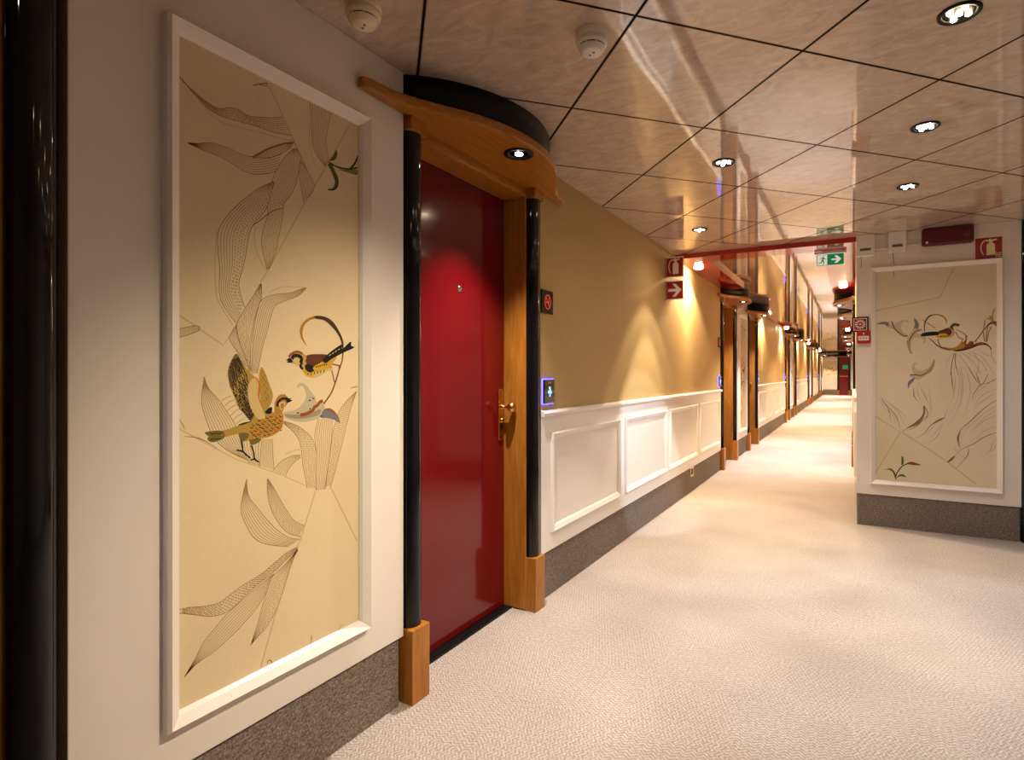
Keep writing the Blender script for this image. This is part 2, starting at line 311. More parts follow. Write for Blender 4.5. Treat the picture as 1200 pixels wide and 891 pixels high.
# ------------------------------------------------------------------ printed panels
ART_LEFT=[
('l','seam',4,0,[958,1953,994,1904,1045,1819,1110,1718]),
('l','seam',4,0,[1235,1946,1186,1853,1110,1718,1071,1650,961,1443,942,1412]),
('l','seam',4,0,[739,1305,842,1239,877,1290]),
('l','seam',3,0,[739,1038,875,948,984,897,1093,837,1168,824]),
('l','seam',5,0,[1113,822,1061,689,1050,673,984,508,942,384]),
('l','seam',5,0,[1168,821,1268,633]),
('f',7,1,[737,1868,760,1851,794,1835,830,1828,862,1844,888,1846,906,1841,937,1850,975,1864,1007,1879],[737,1865,764,1845,802,1818,842,1812,884,1817,919,1822,956,1824,984,1826,1032,1838]),
('l','pale',3,0,[787,1821,834,1797,884,1802,946,1812,1004,1818,1037,1826]),
('f',8,0,[759,1716,783,1723,806,1734,834,1738,862,1738,888,1734,919,1739,965,1763,1009,1792],[759,1715,794,1711,834,1709,867,1702,897,1693,928,1695,965,1710,987,1723]),
('f',4,1,[919,1739,965,1778,1004,1804,1040,1822],[919,1736,965,1752,1009,1781,1037,1812]),
('p','ink',[919,1739,965,1779,1004,1805,1040,1823,1037,1816,1004,1800,965,1773,937,1750]),
('f',8,2,[1050,1807,1066,1780,1055,1739,1048,1709,1035,1677,1009,1638,1009,1632],[1042,1804,1009,1765,984,1716,970,1676,958,1638,961,1628,963,1598]),
('f',6,2,[1009,1632,1004,1590,992,1533,987,1506,965,1448],[965,1601,951,1560,944,1519,951,1481,961,1445]),
('f',8,1,[980,1692,937,1661,906,1630,867,1586,838,1542,828,1507,830,1466,834,1426,832,1385,836,1353,854,1322,877,1295],[981,1690,970,1649,956,1609,919,1557,906,1515,901,1480,892,1436,882,1401,888,1368,899,1339]),
('l','pale',4,0,[928,1559,924,1523,933,1486,951,1455,958,1443]),
('l','pale',4,0,[826,1527,822,1445,824,1380,830,1348,867,1290]),
('l','ink',2.5,0,[919,1557,939,1575,965,1601,984,1615,1009,1628]),
('f',7,2,[942,1409,924,1377,906,1349,888,1317,877,1291,884,1252,899,1198,914,1164],[944,1405,944,1370,933,1339,921,1294,914,1233,915,1173]),
('f',7,0,[1082,1418,1029,1394,984,1384,946,1366,933,1334,924,1290,919,1233,917,1168],[1082,1415,1055,1389,1014,1370,984,1353,970,1320,961,1284,946,1234,933,1168]),
('l','pale',3,0,[965,1386,1004,1407,1055,1414,1082,1417]),
('f',4,2,[876,1294,858,1259,867,1239,884,1215,901,1185],[877,1292,879,1261,892,1228,910,1181]),
('f',5,2,[738,1272,757,1278,777,1283,787,1279],[738,1252,760,1260,779,1269,787,1276]),
('f',9,0,[796,1160,790,1109,794,1077,806,1040,818,1011,846,979,884,953],[796,1160,806,1132,830,1103,850,1073,871,1039,884,1004,910,937]),
('l','thin',1.6,0,[838,1099,850,1107,862,1110]),
('l','thin',1.6,0,[846,1086,858,1096,871,1101]),
('l','thin',1.6,0,[852,1073,865,1083,877,1089]),
('l','thin',1.6,0,[860,1060,873,1071,886,1078]),
('l','thin',1.6,0,[867,1049,879,1059,892,1065]),
('l','thin',1.6,0,[875,1038,887,1047,899,1051]),
('l','ink',2.5,1,[751,1019,779,1013,806,998,836,974]),
('l','thin',2,0,[739,1061,748,1045,751,1037]),
('f',6,0,[884,1004,892,973,910,933],[939,994,935,960,937,922]),
('f',6,2,[946,993,942,959,939,920],[975,990,977,946,981,903]),
('f',7,2,[1009,1036,1050,1020,1093,988,1113,947,1115,886,1114,824],[1009,1030,1045,997,1063,962,1069,910,1071,902,1085,834]),
('f',8,0,[1121,1033,1110,986,1115,947,1114,886,1115,824],[1171,1034,1171,990,1165,941,1156,885,1144,821]),
('f',6,2,[1265,1111,1210,1067,1180,1009,1168,950,1156,880,1147,823],[1265,1109,1242,1055,1223,995,1204,936,1183,871,1165,819]),
('l','thin',3,0,[1242,1122,1271,1127]),
('f',5,2,[977,903,1004,926,1035,935,1063,934],[1014,879,1024,900,1045,918,1063,927]),
('l','pale',4,0,[1014,943,1045,950,1066,950]),
('f',8,0,[903,893,892,848,888,811,906,764,928,729,965,705,1024,683],[903,893,908,849,933,810,965,767,994,734,1029,706,1061,694]),
('f',8,1,[963,883,984,848,1009,802,1040,754,1077,728],[961,883,961,848,971,802,994,756,1024,721,1063,701]),
('f',7,2,[1053,674,1019,668,984,651,937,630,892,619,858,606,830,596,794,601,764,610,739,614],[1053,668,1014,646,980,626,937,609,901,591,875,575,846,565,810,571,775,588,739,606]),
('f',8,0,[980,621,928,599,888,579,850,559,826,540,794,513,775,482,751,451],[984,615,961,583,933,549,892,518,858,498,822,481,779,469,751,451]),
('f',7,1,[1053,667,1014,637,975,614,961,583,946,544,933,502,914,455],[1054,666,1029,624,1009,571,989,524,961,486,937,471,914,455]),
('l','thin',4,1,[1098,405,1099,390,1093,378]),
('l','thin',3,0,[961,385,963,392,970,389,975,380]),
('l','thin',2,0,[1210,390,1201,387,1197,377]),
('l','ink',3,0,[921,1927,937,1938,961,1951]),
('l','ink',2,0,[939,1937,961,1944]),
('f',7,1,[1093,1956,1098,1915,1100,1868,1104,1836,1121,1808,1147,1788],[1168,1958,1159,1920,1150,1872,1153,1844,1160,1817,1156,1796]),
('f',6,2,[1061,1778,1058,1740,1066,1696,1074,1656],[1071,1773,1093,1746,1109,1718,1090,1679]),
('l','pale',3,0,[1093,1899,1092,1851,1104,1793,1141,1767]),
('p','green',[1163,1811,1175,1830,1187,1852,1191,1838,1182,1820]),
('p','greenl',[1193,1796,1215,1801,1237,1807,1268,1818,1268,1801,1237,1797,1211,1795]),
('l','greend',5,0,[1161,1806,1186,1801,1215,1804,1241,1811,1269,1825]),
('p','green',[1156,1795,1168,1804,1182,1787,1194,1768,1194,1745,1181,1728,1159,1720,1156,1723,1173,1731,1182,1749,1177,1766,1165,1785]),
('l','greend',4,0,[1191,1770,1193,1748,1180,1729,1159,1722]),
('p','greend',[1237,1812,1256,1836,1268,1862,1270,1853,1260,1831,1248,1817]),
('p','flower',[1009,1060,1044,1064,1070,1081,1081,1104,1075,1125,1065,1132,1053,1127,1052,1135,1064,1141,1080,1136,1094,1119,1109,1103,1115,1087,1120,1076,1139,1086,1144,1067,1141,1049,1125,1035,1093,1029,1066,1029,1036,1035,1015,1045]),
('p','flowerd',[1015,1054,1049,1051,1093,1052,1129,1062,1125,1046,1088,1039,1049,1039,1019,1046]),
('p','petal',[1132,1037,1141,1059,1163,1063,1184,1049,1196,1029,1201,1015,1178,1027,1153,1034]),
('l','rust',10,0,[1062,1049,1081,1051,1103,1060,1109,1069,1118,1073,1128,1083,1138,1086]),
('l','rust',6,1,[1143,1060,1167,1057,1188,1042,1198,1025]),
('l','black',4,0,[1090,1090,1096,1089]),
('l','black',4,0,[1092,1065,1097,1065]),
('l','black',4,0,[1052,1055,1057,1055]),
('l','black',4,0,[1103,1095,1108,1095]),
('l','black',4,0,[1129,1041,1135,1041]),
('p','olive',[945,1185,957,1165,967,1138,977,1111,972,1087,957,1069,947,1073,941,1100,939,1127,937,1165]),
('l','dark',4,1,[945,1175,950,1167]),
('l','dark',3,1,[939,1170,944,1164]),
('l','dark',4,1,[952,1166,957,1157]),
('l','dark',3,1,[946,1160,951,1154]),
('l','dark',4,1,[948,1157,953,1148]),
('l','dark',3,1,[942,1151,947,1145]),
('l','dark',4,1,[955,1147,960,1139]),
('l','dark',3,1,[950,1142,954,1136]),
('l','dark',4,1,[951,1138,956,1129]),
('l','dark',3,1,[945,1133,950,1127]),
('l','dark',4,1,[959,1129,964,1120]),
('l','dark',3,1,[953,1123,958,1117]),
('l','dark',4,1,[954,1119,959,1111]),
('l','dark',3,1,[949,1114,954,1108]),
('l','dark',4,1,[962,1110,967,1101]),
('l','dark',3,1,[956,1105,961,1098]),
('l','dark',4,1,[958,1101,963,1092]),
('l','dark',3,1,[952,1096,957,1089]),
('p','olive',[919,1041,888,1036,843,1025,798,1024,806,1014,805,1004,818,998,839,1003,847,1008,884,1013,907,1012,935,1024]),
('p','oliven',[798,1024,818,1026,838,1024,840,1015,825,1014,807,1014]),
('p','oliven',[807,1012,840,1013,843,1005,818,998,805,1004]),
('l','rust',4,0,[839,1023,843,1018,845,1009]),
('l','black',5,1,[881,1035,899,1039,923,1043]),
('l','dark',3,0,[808,1021,814,1020]),
('l','dark',3,0,[811,1005,817,1006]),
('l','dark',3,0,[814,1019,820,1018]),
('l','dark',3,0,[817,1005,822,1006]),
('l','dark',3,0,[820,1020,827,1019]),
('l','dark',3,0,[822,1005,828,1005]),
('l','dark',3,0,[827,1018,833,1017]),
('l','dark',3,0,[828,1004,834,1005]),
('l','dark',3,0,[833,1019,839,1018]),
('l','dark',3,0,[834,1004,839,1005]),
('p','body',[957,1065,989,1061,1004,1062,1009,1042,1002,1018,984,1003,963,996,935,993,911,992,895,993,883,1014,911,1030,923,1040,947,1046]),
('p','oliven',[883,1014,909,1011,904,997,891,992,886,998]),
('p','oliven',[912,995,943,993,935,984,919,980,913,984]),
('p','olive',[876,1219,887,1204,900,1183,919,1165,935,1149,939,1138,937,1116,941,1093,952,1073,964,1056,957,1044,935,1039,915,1042,899,1060,882,1080,872,1102,862,1129,855,1154,854,1176,863,1202]),
('p','darko',[876,1219,887,1204,895,1188,891,1173,881,1158,872,1140,862,1129,855,1154,854,1176,863,1202]),
('p','palew',[935,1144,921,1156,909,1139,904,1117,909,1090,919,1067,935,1047,955,1048,947,1073,937,1100]),
('l','black',3,1,[864,1202,867,1199,869,1194]),
('l','black',4,1,[862,1194,865,1191,867,1186]),
('l','black',3,1,[858,1186,861,1182,863,1177]),
('l','dark',5,1,[866,1203,869,1200,871,1195]),
('l','dark',3,1,[865,1196,868,1192,870,1187]),
('l','dark',5,1,[862,1187,865,1184,867,1178]),
('l','dark',3,1,[868,1204,871,1201,873,1196]),
('l','dark',4,1,[868,1197,871,1194,873,1188]),
('l','dark',3,1,[866,1188,869,1185,871,1180]),
('l','black',4,1,[871,1206,874,1202,876,1197]),
('l','black',3,1,[871,1198,874,1195,876,1189]),
('l','black',4,1,[870,1190,873,1187,874,1181]),
('l','dark',5,1,[873,1207,876,1203,878,1198]),
('l','dark',4,1,[874,1199,877,1196,879,1191]),
('l','dark',5,1,[873,1191,876,1188,878,1182]),
('l','dark',4,1,[875,1207,878,1204,880,1199]),
('l','dark',3,1,[877,1200,880,1197,881,1191]),
('l','dark',4,1,[877,1193,880,1189,882,1184]),
('l','black',5,1,[877,1208,880,1205,882,1199]),
('l','black',3,1,[880,1202,883,1198,885,1193]),
('l','black',5,1,[883,1195,886,1191,888,1186]),
('l','dark',4,1,[880,1209,883,1206,885,1201]),
('l','dark',5,1,[883,1203,886,1200,888,1194]),
('l','dark',4,1,[885,1196,888,1192,890,1187]),
('l','dark',4,1,[857,1177,859,1174,861,1169]),
('l','dark',3,1,[857,1170,860,1167,862,1161]),
('l','dark',3,1,[857,1162,860,1159,862,1153]),
('l','dark',4,1,[860,1178,863,1175,864,1170]),
('l','dark',4,1,[862,1172,865,1168,867,1163]),
('l','dark',5,1,[863,1164,866,1161,868,1155]),
('l','black',4,1,[865,1181,868,1177,870,1172]),
('l','black',5,1,[866,1173,869,1170,871,1164]),
('l','black',4,1,[868,1166,871,1162,872,1157]),
('l','dark',5,1,[871,1183,874,1179,876,1174]),
('l','dark',4,1,[872,1175,875,1172,877,1166]),
('l','dark',4,1,[873,1168,876,1164,878,1159]),
('l','dark',4,1,[875,1184,878,1181,880,1175]),
('l','dark',3,1,[878,1177,881,1174,882,1168]),
('l','dark',3,1,[881,1170,884,1167,886,1161]),
('l','black',5,1,[880,1186,883,1183,885,1177]),
('l','black',5,1,[881,1178,884,1175,886,1169]),
('l','black',3,1,[885,1172,888,1168,890,1163]),
('l','dark',3,1,[883,1187,886,1183,888,1178]),
('l','dark',3,1,[887,1180,890,1177,892,1171]),
('l','dark',5,1,[889,1173,892,1170,894,1164]),
('l','dark',4,1,[888,1188,891,1185,893,1180]),
('l','dark',4,1,[893,1182,896,1179,898,1173]),
('l','dark',4,1,[895,1175,898,1171,900,1166]),
('l','dark',3,1,[858,1155,861,1151,863,1146]),
('l','dark',4,1,[862,1147,865,1144,867,1138]),
('l','dark',5,1,[864,1139,867,1136,869,1130]),
('l','black',3,1,[865,1157,868,1154,870,1148]),
('l','black',3,1,[866,1149,869,1145,871,1140]),
('l','black',4,1,[870,1142,873,1138,875,1133]),
('l','dark',4,1,[869,1158,872,1155,874,1149]),
('l','dark',3,1,[872,1151,875,1148,877,1142]),
('l','dark',3,1,[873,1143,876,1140,878,1134]),
('l','dark',4,1,[876,1160,879,1157,880,1151]),
('l','dark',4,1,[877,1153,880,1149,881,1144]),
('l','dark',5,1,[881,1147,884,1143,886,1138]),
('l','black',3,1,[881,1162,884,1159,885,1153]),
('l','black',3,1,[883,1155,886,1152,888,1146]),
('l','black',3,1,[884,1148,887,1144,889,1139]),
('l','dark',3,1,[886,1164,889,1160,891,1155]),
('l','dark',3,1,[889,1158,892,1154,894,1149]),
('l','dark',5,1,[891,1151,894,1147,896,1142]),
('l','dark',3,1,[894,1166,897,1163,899,1157]),
('l','dark',3,1,[894,1160,897,1156,899,1151]),
('l','dark',5,1,[895,1153,898,1149,900,1144]),
('l','black',4,1,[899,1168,902,1165,904,1159]),
('l','black',3,1,[901,1162,904,1159,906,1153]),
('l','black',3,1,[901,1156,904,1152,906,1147]),
('l','black',4,1,[865,1130,868,1127,870,1121]),
('l','black',4,1,[867,1121,870,1118,872,1112]),
('l','black',5,1,[871,1113,874,1110,876,1104]),
('l','dark',3,1,[872,1134,875,1130,877,1125]),
('l','dark',3,1,[873,1125,876,1121,878,1116]),
('l','dark',4,1,[874,1116,877,1112,879,1107]),
('l','dark',3,1,[875,1135,878,1132,880,1126]),
('l','dark',4,1,[879,1128,882,1125,883,1119]),
('l','dark',3,1,[881,1121,884,1117,886,1112]),
('l','black',4,1,[881,1138,884,1135,885,1129]),
('l','black',5,1,[883,1131,886,1127,888,1122]),
('l','black',5,1,[884,1123,887,1120,889,1114]),
('l','dark',5,1,[887,1141,890,1138,892,1132]),
('l','dark',4,1,[888,1134,891,1131,893,1125]),
('l','dark',4,1,[888,1126,891,1123,893,1117]),
('l','dark',5,1,[891,1143,894,1140,896,1134]),
('l','dark',3,1,[893,1137,896,1134,898,1128]),
('l','dark',5,1,[892,1130,895,1126,897,1120]),
('l','black',5,1,[897,1146,900,1143,902,1137]),
('l','black',4,1,[896,1139,899,1136,901,1130]),
('l','black',5,1,[897,1133,900,1130,902,1124]),
('l','dark',4,1,[903,1150,906,1146,908,1141]),
('l','dark',4,1,[901,1143,904,1139,906,1133]),
('l','dark',3,1,[902,1137,905,1134,907,1128]),
('l','dark',4,1,[875,1106,878,1102,880,1097]),
('l','dark',5,1,[878,1098,881,1095,883,1089]),
('l','dark',4,1,[880,1089,883,1086,884,1080]),
('l','dark',3,1,[879,1109,882,1106,884,1100]),
('l','dark',4,1,[881,1101,884,1098,886,1092]),
('l','dark',3,1,[883,1093,886,1090,888,1084]),
('l','black',5,1,[882,1113,885,1109,887,1104]),
('l','black',5,1,[884,1104,887,1101,889,1095]),
('l','black',4,1,[886,1096,889,1093,891,1087]),
('l','dark',3,1,[886,1116,889,1113,891,1107]),
('l','dark',3,1,[888,1108,891,1105,893,1099]),
('l','dark',3,1,[890,1100,893,1097,895,1091]),
('l','dark',4,1,[889,1119,892,1116,894,1110]),
('l','dark',4,1,[890,1110,893,1107,895,1101]),
('l','dark',5,1,[893,1104,896,1100,898,1094]),
('l','black',3,1,[892,1122,895,1118,897,1113]),
('l','black',5,1,[893,1114,896,1110,898,1105]),
('l','black',5,1,[895,1106,898,1102,900,1097]),
('l','dark',4,1,[897,1127,900,1123,902,1118]),
('l','dark',4,1,[898,1119,901,1115,903,1110]),
('l','dark',3,1,[898,1109,901,1105,903,1099]),
('l','dark',3,1,[901,1130,904,1127,906,1121]),
('l','dark',4,1,[901,1121,904,1118,906,1112]),
('l','dark',3,1,[902,1113,905,1110,907,1104]),
('l','dark',3,1,[882,1081,885,1078,887,1072]),
('l','dark',5,1,[889,1076,892,1072,894,1067]),
('l','dark',4,1,[894,1069,897,1066,899,1060]),
('l','black',3,1,[886,1086,889,1082,891,1077]),
('l','black',5,1,[890,1078,893,1074,895,1069]),
('l','black',3,1,[896,1072,899,1068,901,1063]),
('l','dark',4,1,[889,1089,892,1085,894,1080]),
('l','dark',4,1,[893,1082,896,1078,898,1072]),
('l','dark',4,1,[898,1076,901,1072,903,1067]),
('l','dark',3,1,[891,1091,894,1087,896,1081]),
('l','dark',4,1,[896,1086,899,1082,901,1076]),
('l','dark',4,1,[899,1078,902,1075,904,1069]),
('l','black',5,1,[894,1094,897,1091,899,1085]),
('l','black',3,1,[898,1089,901,1085,903,1079]),
('l','black',3,1,[901,1082,904,1078,906,1073]),
('l','dark',4,1,[897,1098,900,1094,902,1089]),
('l','dark',5,1,[900,1091,903,1088,905,1082]),
('l','dark',3,1,[902,1084,905,1081,907,1075]),
('l','dark',3,1,[899,1100,902,1097,904,1091]),
('l','dark',4,1,[902,1094,905,1091,907,1085]),
('l','dark',3,1,[904,1088,907,1084,909,1078]),
('l','black',3,1,[903,1104,906,1101,908,1095]),
('l','black',3,1,[904,1098,908,1094,909,1089]),
('l','black',4,1,[906,1091,909,1088,911,1082]),
('l','black',5,1,[900,1062,903,1059,905,1053]),
('l','black',3,1,[904,1056,907,1053,909,1047]),
('l','black',4,1,[909,1051,912,1048,914,1042]),
('l','dark',4,1,[901,1066,904,1062,906,1056]),
('l','dark',3,1,[905,1059,908,1055,910,1049]),
('l','dark',5,1,[910,1054,913,1050,915,1044]),
('l','dark',3,1,[902,1067,905,1064,907,1058]),
('l','dark',4,1,[907,1062,910,1058,912,1053]),
('l','dark',4,1,[911,1055,914,1052,916,1046]),
('l','black',5,1,[903,1072,907,1069,909,1063]),
('l','black',5,1,[908,1064,911,1061,913,1055]),
('l','black',5,1,[913,1057,916,1054,918,1048]),
('l','dark',4,1,[905,1075,908,1072,910,1066]),
('l','dark',5,1,[909,1066,912,1063,914,1057]),
('l','dark',5,1,[914,1059,917,1055,919,1050]),
('l','dark',4,1,[906,1078,909,1074,911,1069]),
('l','dark',3,1,[910,1069,913,1065,915,1060]),
('l','dark',5,1,[915,1061,918,1058,920,1052]),
('l','black',4,1,[907,1081,910,1077,912,1072]),
('l','black',4,1,[911,1072,915,1068,916,1063]),
('l','black',3,1,[916,1063,920,1060,922,1054]),
('l','dark',5,1,[908,1084,911,1081,913,1075]),
('l','dark',3,1,[913,1076,916,1072,918,1066]),
('l','dark',4,1,[918,1065,921,1061,923,1055]),
('l','orange',6,1,[928,1158,938,1139,936,1110,941,1091,951,1071]),
('l','dark',3,1,[934,1046,936,1042,941,1042,943,1045]),
('l','orange',3,1,[945,1049,947,1045,952,1044,954,1048]),
('l','dark',3,1,[956,1052,958,1047,963,1047,965,1050]),
('l','dark',3,1,[967,1054,969,1050,975,1050,976,1053]),
('l','orange',3,1,[979,1057,981,1053,986,1052,988,1056]),
('l','dark',3,1,[918,1035,920,1030,924,1030,926,1033]),
('l','dark',3,1,[928,1037,930,1033,935,1033,937,1036]),
('l','orange',3,1,[939,1040,941,1035,946,1035,948,1038]),
('l','dark',3,1,[950,1042,952,1038,957,1038,959,1041]),
('l','dark',3,1,[962,1045,964,1041,969,1040,970,1044]),
('l','orange',3,1,[973,1048,975,1043,980,1043,982,1046]),
('l','dark',3,1,[984,1051,986,1046,992,1046,993,1049]),
('l','dark',3,1,[996,1053,998,1049,1003,1048,1005,1052]),
('l','dark',3,1,[913,1029,915,1025,919,1024,921,1028]),
('l','orange',3,1,[923,1032,925,1027,930,1027,932,1030]),
('l','dark',3,1,[934,1034,936,1030,941,1029,943,1033]),
('l','dark',3,1,[945,1037,947,1032,952,1032,954,1035]),
('l','orange',3,1,[956,1039,958,1035,963,1035,965,1038]),
('l','dark',3,1,[967,1042,969,1038,975,1037,976,1041]),
('l','dark',3,1,[979,1045,981,1040,986,1040,988,1043]),
('l','orange',3,1,[990,1047,992,1043,998,1043,999,1046]),
('l','orange',3,1,[918,1023,920,1018,924,1018,926,1021]),
('l','dark',3,1,[928,1025,930,1021,935,1020,937,1024]),
('l','dark',3,1,[939,1028,941,1023,946,1023,948,1026]),
('l','orange',3,1,[950,1030,952,1026,957,1025,959,1029]),
('l','dark',3,1,[962,1033,964,1028,969,1028,970,1031]),
('l','dark',3,1,[973,1035,975,1031,980,1030,982,1034]),
('l','orange',3,1,[984,1038,986,1034,992,1033,993,1037]),
('l','dark',3,1,[996,1041,998,1036,1003,1036,1005,1039]),
('l','dark',3,1,[913,1017,915,1013,919,1012,921,1016]),
('l','dark',3,1,[923,1019,925,1015,930,1015,932,1018]),
('l','orange',3,1,[934,1022,936,1018,941,1017,943,1020]),
('l','dark',3,1,[945,1024,947,1020,952,1020,954,1023]),
('l','dark',3,1,[956,1027,958,1023,963,1022,965,1025]),
('l','orange',3,1,[967,1030,969,1025,975,1025,976,1028]),
('l','dark',3,1,[979,1032,981,1028,986,1027,988,1031]),
('l','dark',3,1,[990,1035,992,1030,998,1030,999,1033]),
('l','dark',3,1,[918,1011,920,1006,924,1006,926,1009]),
('l','orange',3,1,[928,1013,930,1009,935,1008,937,1011]),
('l','dark',3,1,[939,1015,941,1011,946,1011,948,1014]),
('l','dark',3,1,[950,1018,952,1013,957,1013,959,1016]),
('l','orange',3,1,[962,1020,964,1016,969,1015,970,1019]),
('l','dark',3,1,[973,1023,975,1018,980,1018,982,1021]),
('l','dark',3,1,[984,1025,986,1021,992,1020,993,1024]),
('l','orange',3,1,[996,1028,998,1023,1003,1023,1005,1026]),
('l','orange',3,1,[913,1005,915,1001,919,1000,921,1003]),
('l','dark',3,1,[923,1007,925,1003,930,1002,932,1006]),
('l','dark',3,1,[934,1010,936,1005,941,1005,943,1008]),
('l','orange',3,1,[945,1012,947,1008,952,1007,954,1011]),
('l','dark',3,1,[956,1015,958,1010,963,1010,965,1013]),
('l','dark',3,1,[967,1017,969,1013,975,1012,976,1016]),
('l','orange',3,1,[979,1020,981,1015,986,1015,988,1018]),
('l','dark',3,1,[990,1022,992,1018,998,1017,999,1021]),
('l','dark',3,1,[928,1001,930,996,935,996,937,999]),
('l','orange',3,1,[939,1003,941,999,946,998,948,1001]),
('l','dark',3,1,[950,1005,952,1001,957,1001,959,1004]),
('l','dark',3,1,[962,1008,964,1003,969,1003,970,1006]),
('l','orange',3,1,[973,1010,975,1006,980,1005,982,1009]),
('l','dark',3,1,[984,1013,986,1008,992,1008,993,1011]),
('l','dark',3,1,[996,1015,998,1011,1003,1010,1005,1014]),
('l','orange',6,1,[1007,1048,1002,1020,981,1003,955,995]),
('p','black',[954,1065,967,1076,975,1074,972,1060,961,1059]),
('p','head',[981,1077,986,1095,996,1105,1013,1108,1022,1101,1026,1092,1019,1081,1010,1070,1002,1057,984,1057]),
('l','orange',6,0,[983,1083,989,1096,999,1106,1015,1107]),
('l','black',7,0,[990,1077,993,1090,1006,1098,1022,1096]),
('p','palew',[995,1086,1008,1090,1015,1085,1011,1072,1002,1067,997,1074]),
('p','orange',[1000,1084,1008,1085,1011,1078,1007,1070,1001,1073]),
('p','black',[1015,1102,1027,1098,1037,1099,1029,1095,1036,1092,1022,1086,1016,1093]),
('l','black',4,0,[889,995,892,978,894,965,913,946]),
('l','black',4,0,[894,965,876,972]),
('l','black',4,0,[915,980,922,959,925,942,937,932]),
('l','black',4,0,[925,942,913,941]),
('p','gold',[1084,1247,1067,1266,1060,1288,1066,1308,1084,1326,1111,1337,1113,1329,1093,1323,1076,1308,1069,1289,1071,1269]),
('p','curld',[1111,1337,1144,1338,1173,1326,1195,1301,1211,1273,1214,1247,1209,1248,1204,1269,1189,1292,1164,1315,1141,1327,1113,1329]),
('l','twig',5,0,[1212,1249,1211,1224,1207,1203,1197,1178,1183,1141,1168,1109,1141,1077]),
('l','twig',4,0,[1172,1196,1200,1192]),
('l','twig',4,0,[1168,1181,1174,1163,1180,1141]),
('l','twig',3,0,[1200,1192,1194,1184]),
('p','belly',[1064,1189,1075,1206,1081,1220,1144,1225,1188,1219,1170,1194,1173,1178,1153,1176,1129,1161,1102,1155,1077,1164]),
('p','palew',[1075,1166,1104,1169,1134,1177,1168,1184,1170,1176,1153,1174,1129,1161,1103,1155]),
('p','yellow',[1068,1179,1079,1169,1104,1166,1103,1157,1079,1162]),
('p','backb',[1081,1220,1145,1225,1153,1216,1139,1205,1106,1188,1085,1192]),
('p','black',[1078,1193,1093,1194,1107,1188,1109,1177,1093,1171,1079,1180]),
('p','yellow',[1106,1188,1139,1202,1157,1198,1135,1179,1109,1177]),
('l','dark',4,0,[1113,1190,1116,1185]),
('l','dark',3,0,[1086,1163,1087,1169]),
('l','dark',4,0,[1120,1192,1123,1186]),
('l','dark',3,0,[1097,1163,1098,1171]),
('l','dark',4,0,[1127,1193,1130,1188]),
('l','dark',3,0,[1108,1165,1109,1173]),
('l','dark',4,0,[1134,1195,1137,1190]),
('l','dark',3,0,[1119,1167,1120,1175]),
('l','dark',4,0,[1141,1197,1145,1191]),
('l','dark',3,0,[1130,1169,1131,1177]),
('l','dark',4,0,[1148,1198,1152,1193]),
('l','dark',3,0,[1141,1171,1143,1179]),
('p','black',[1137,1207,1158,1228,1205,1257,1209,1244,1241,1268,1244,1255,1256,1250,1213,1232,1168,1211,1149,1199]),
('l','palew',2.5,0,[1160,1221,1167,1226]),
('l','palew',2.5,0,[1171,1227,1178,1232]),
('l','palew',2.5,0,[1182,1233,1189,1238]),
('l','palew',2.5,0,[1193,1240,1200,1244]),
('p','beige',[1027,1208,1025,1216,1034,1226,1049,1230,1066,1227,1082,1218,1078,1204,1069,1183,1059,1189,1049,1194,1035,1198]),
('p','palew',[1039,1207,1053,1212,1060,1204,1059,1189,1045,1196]),
('l','black',10,0,[1035,1209,1042,1218,1057,1218,1066,1210,1062,1198]),
('l','rust',7,0,[1025,1214,1035,1224,1053,1230,1069,1224]),
('l','black',7,0,[1068,1200,1062,1189,1070,1180]),
('p','black',[1028,1211,1016,1205,1024,1203,1018,1199,1034,1198,1036,1205])]
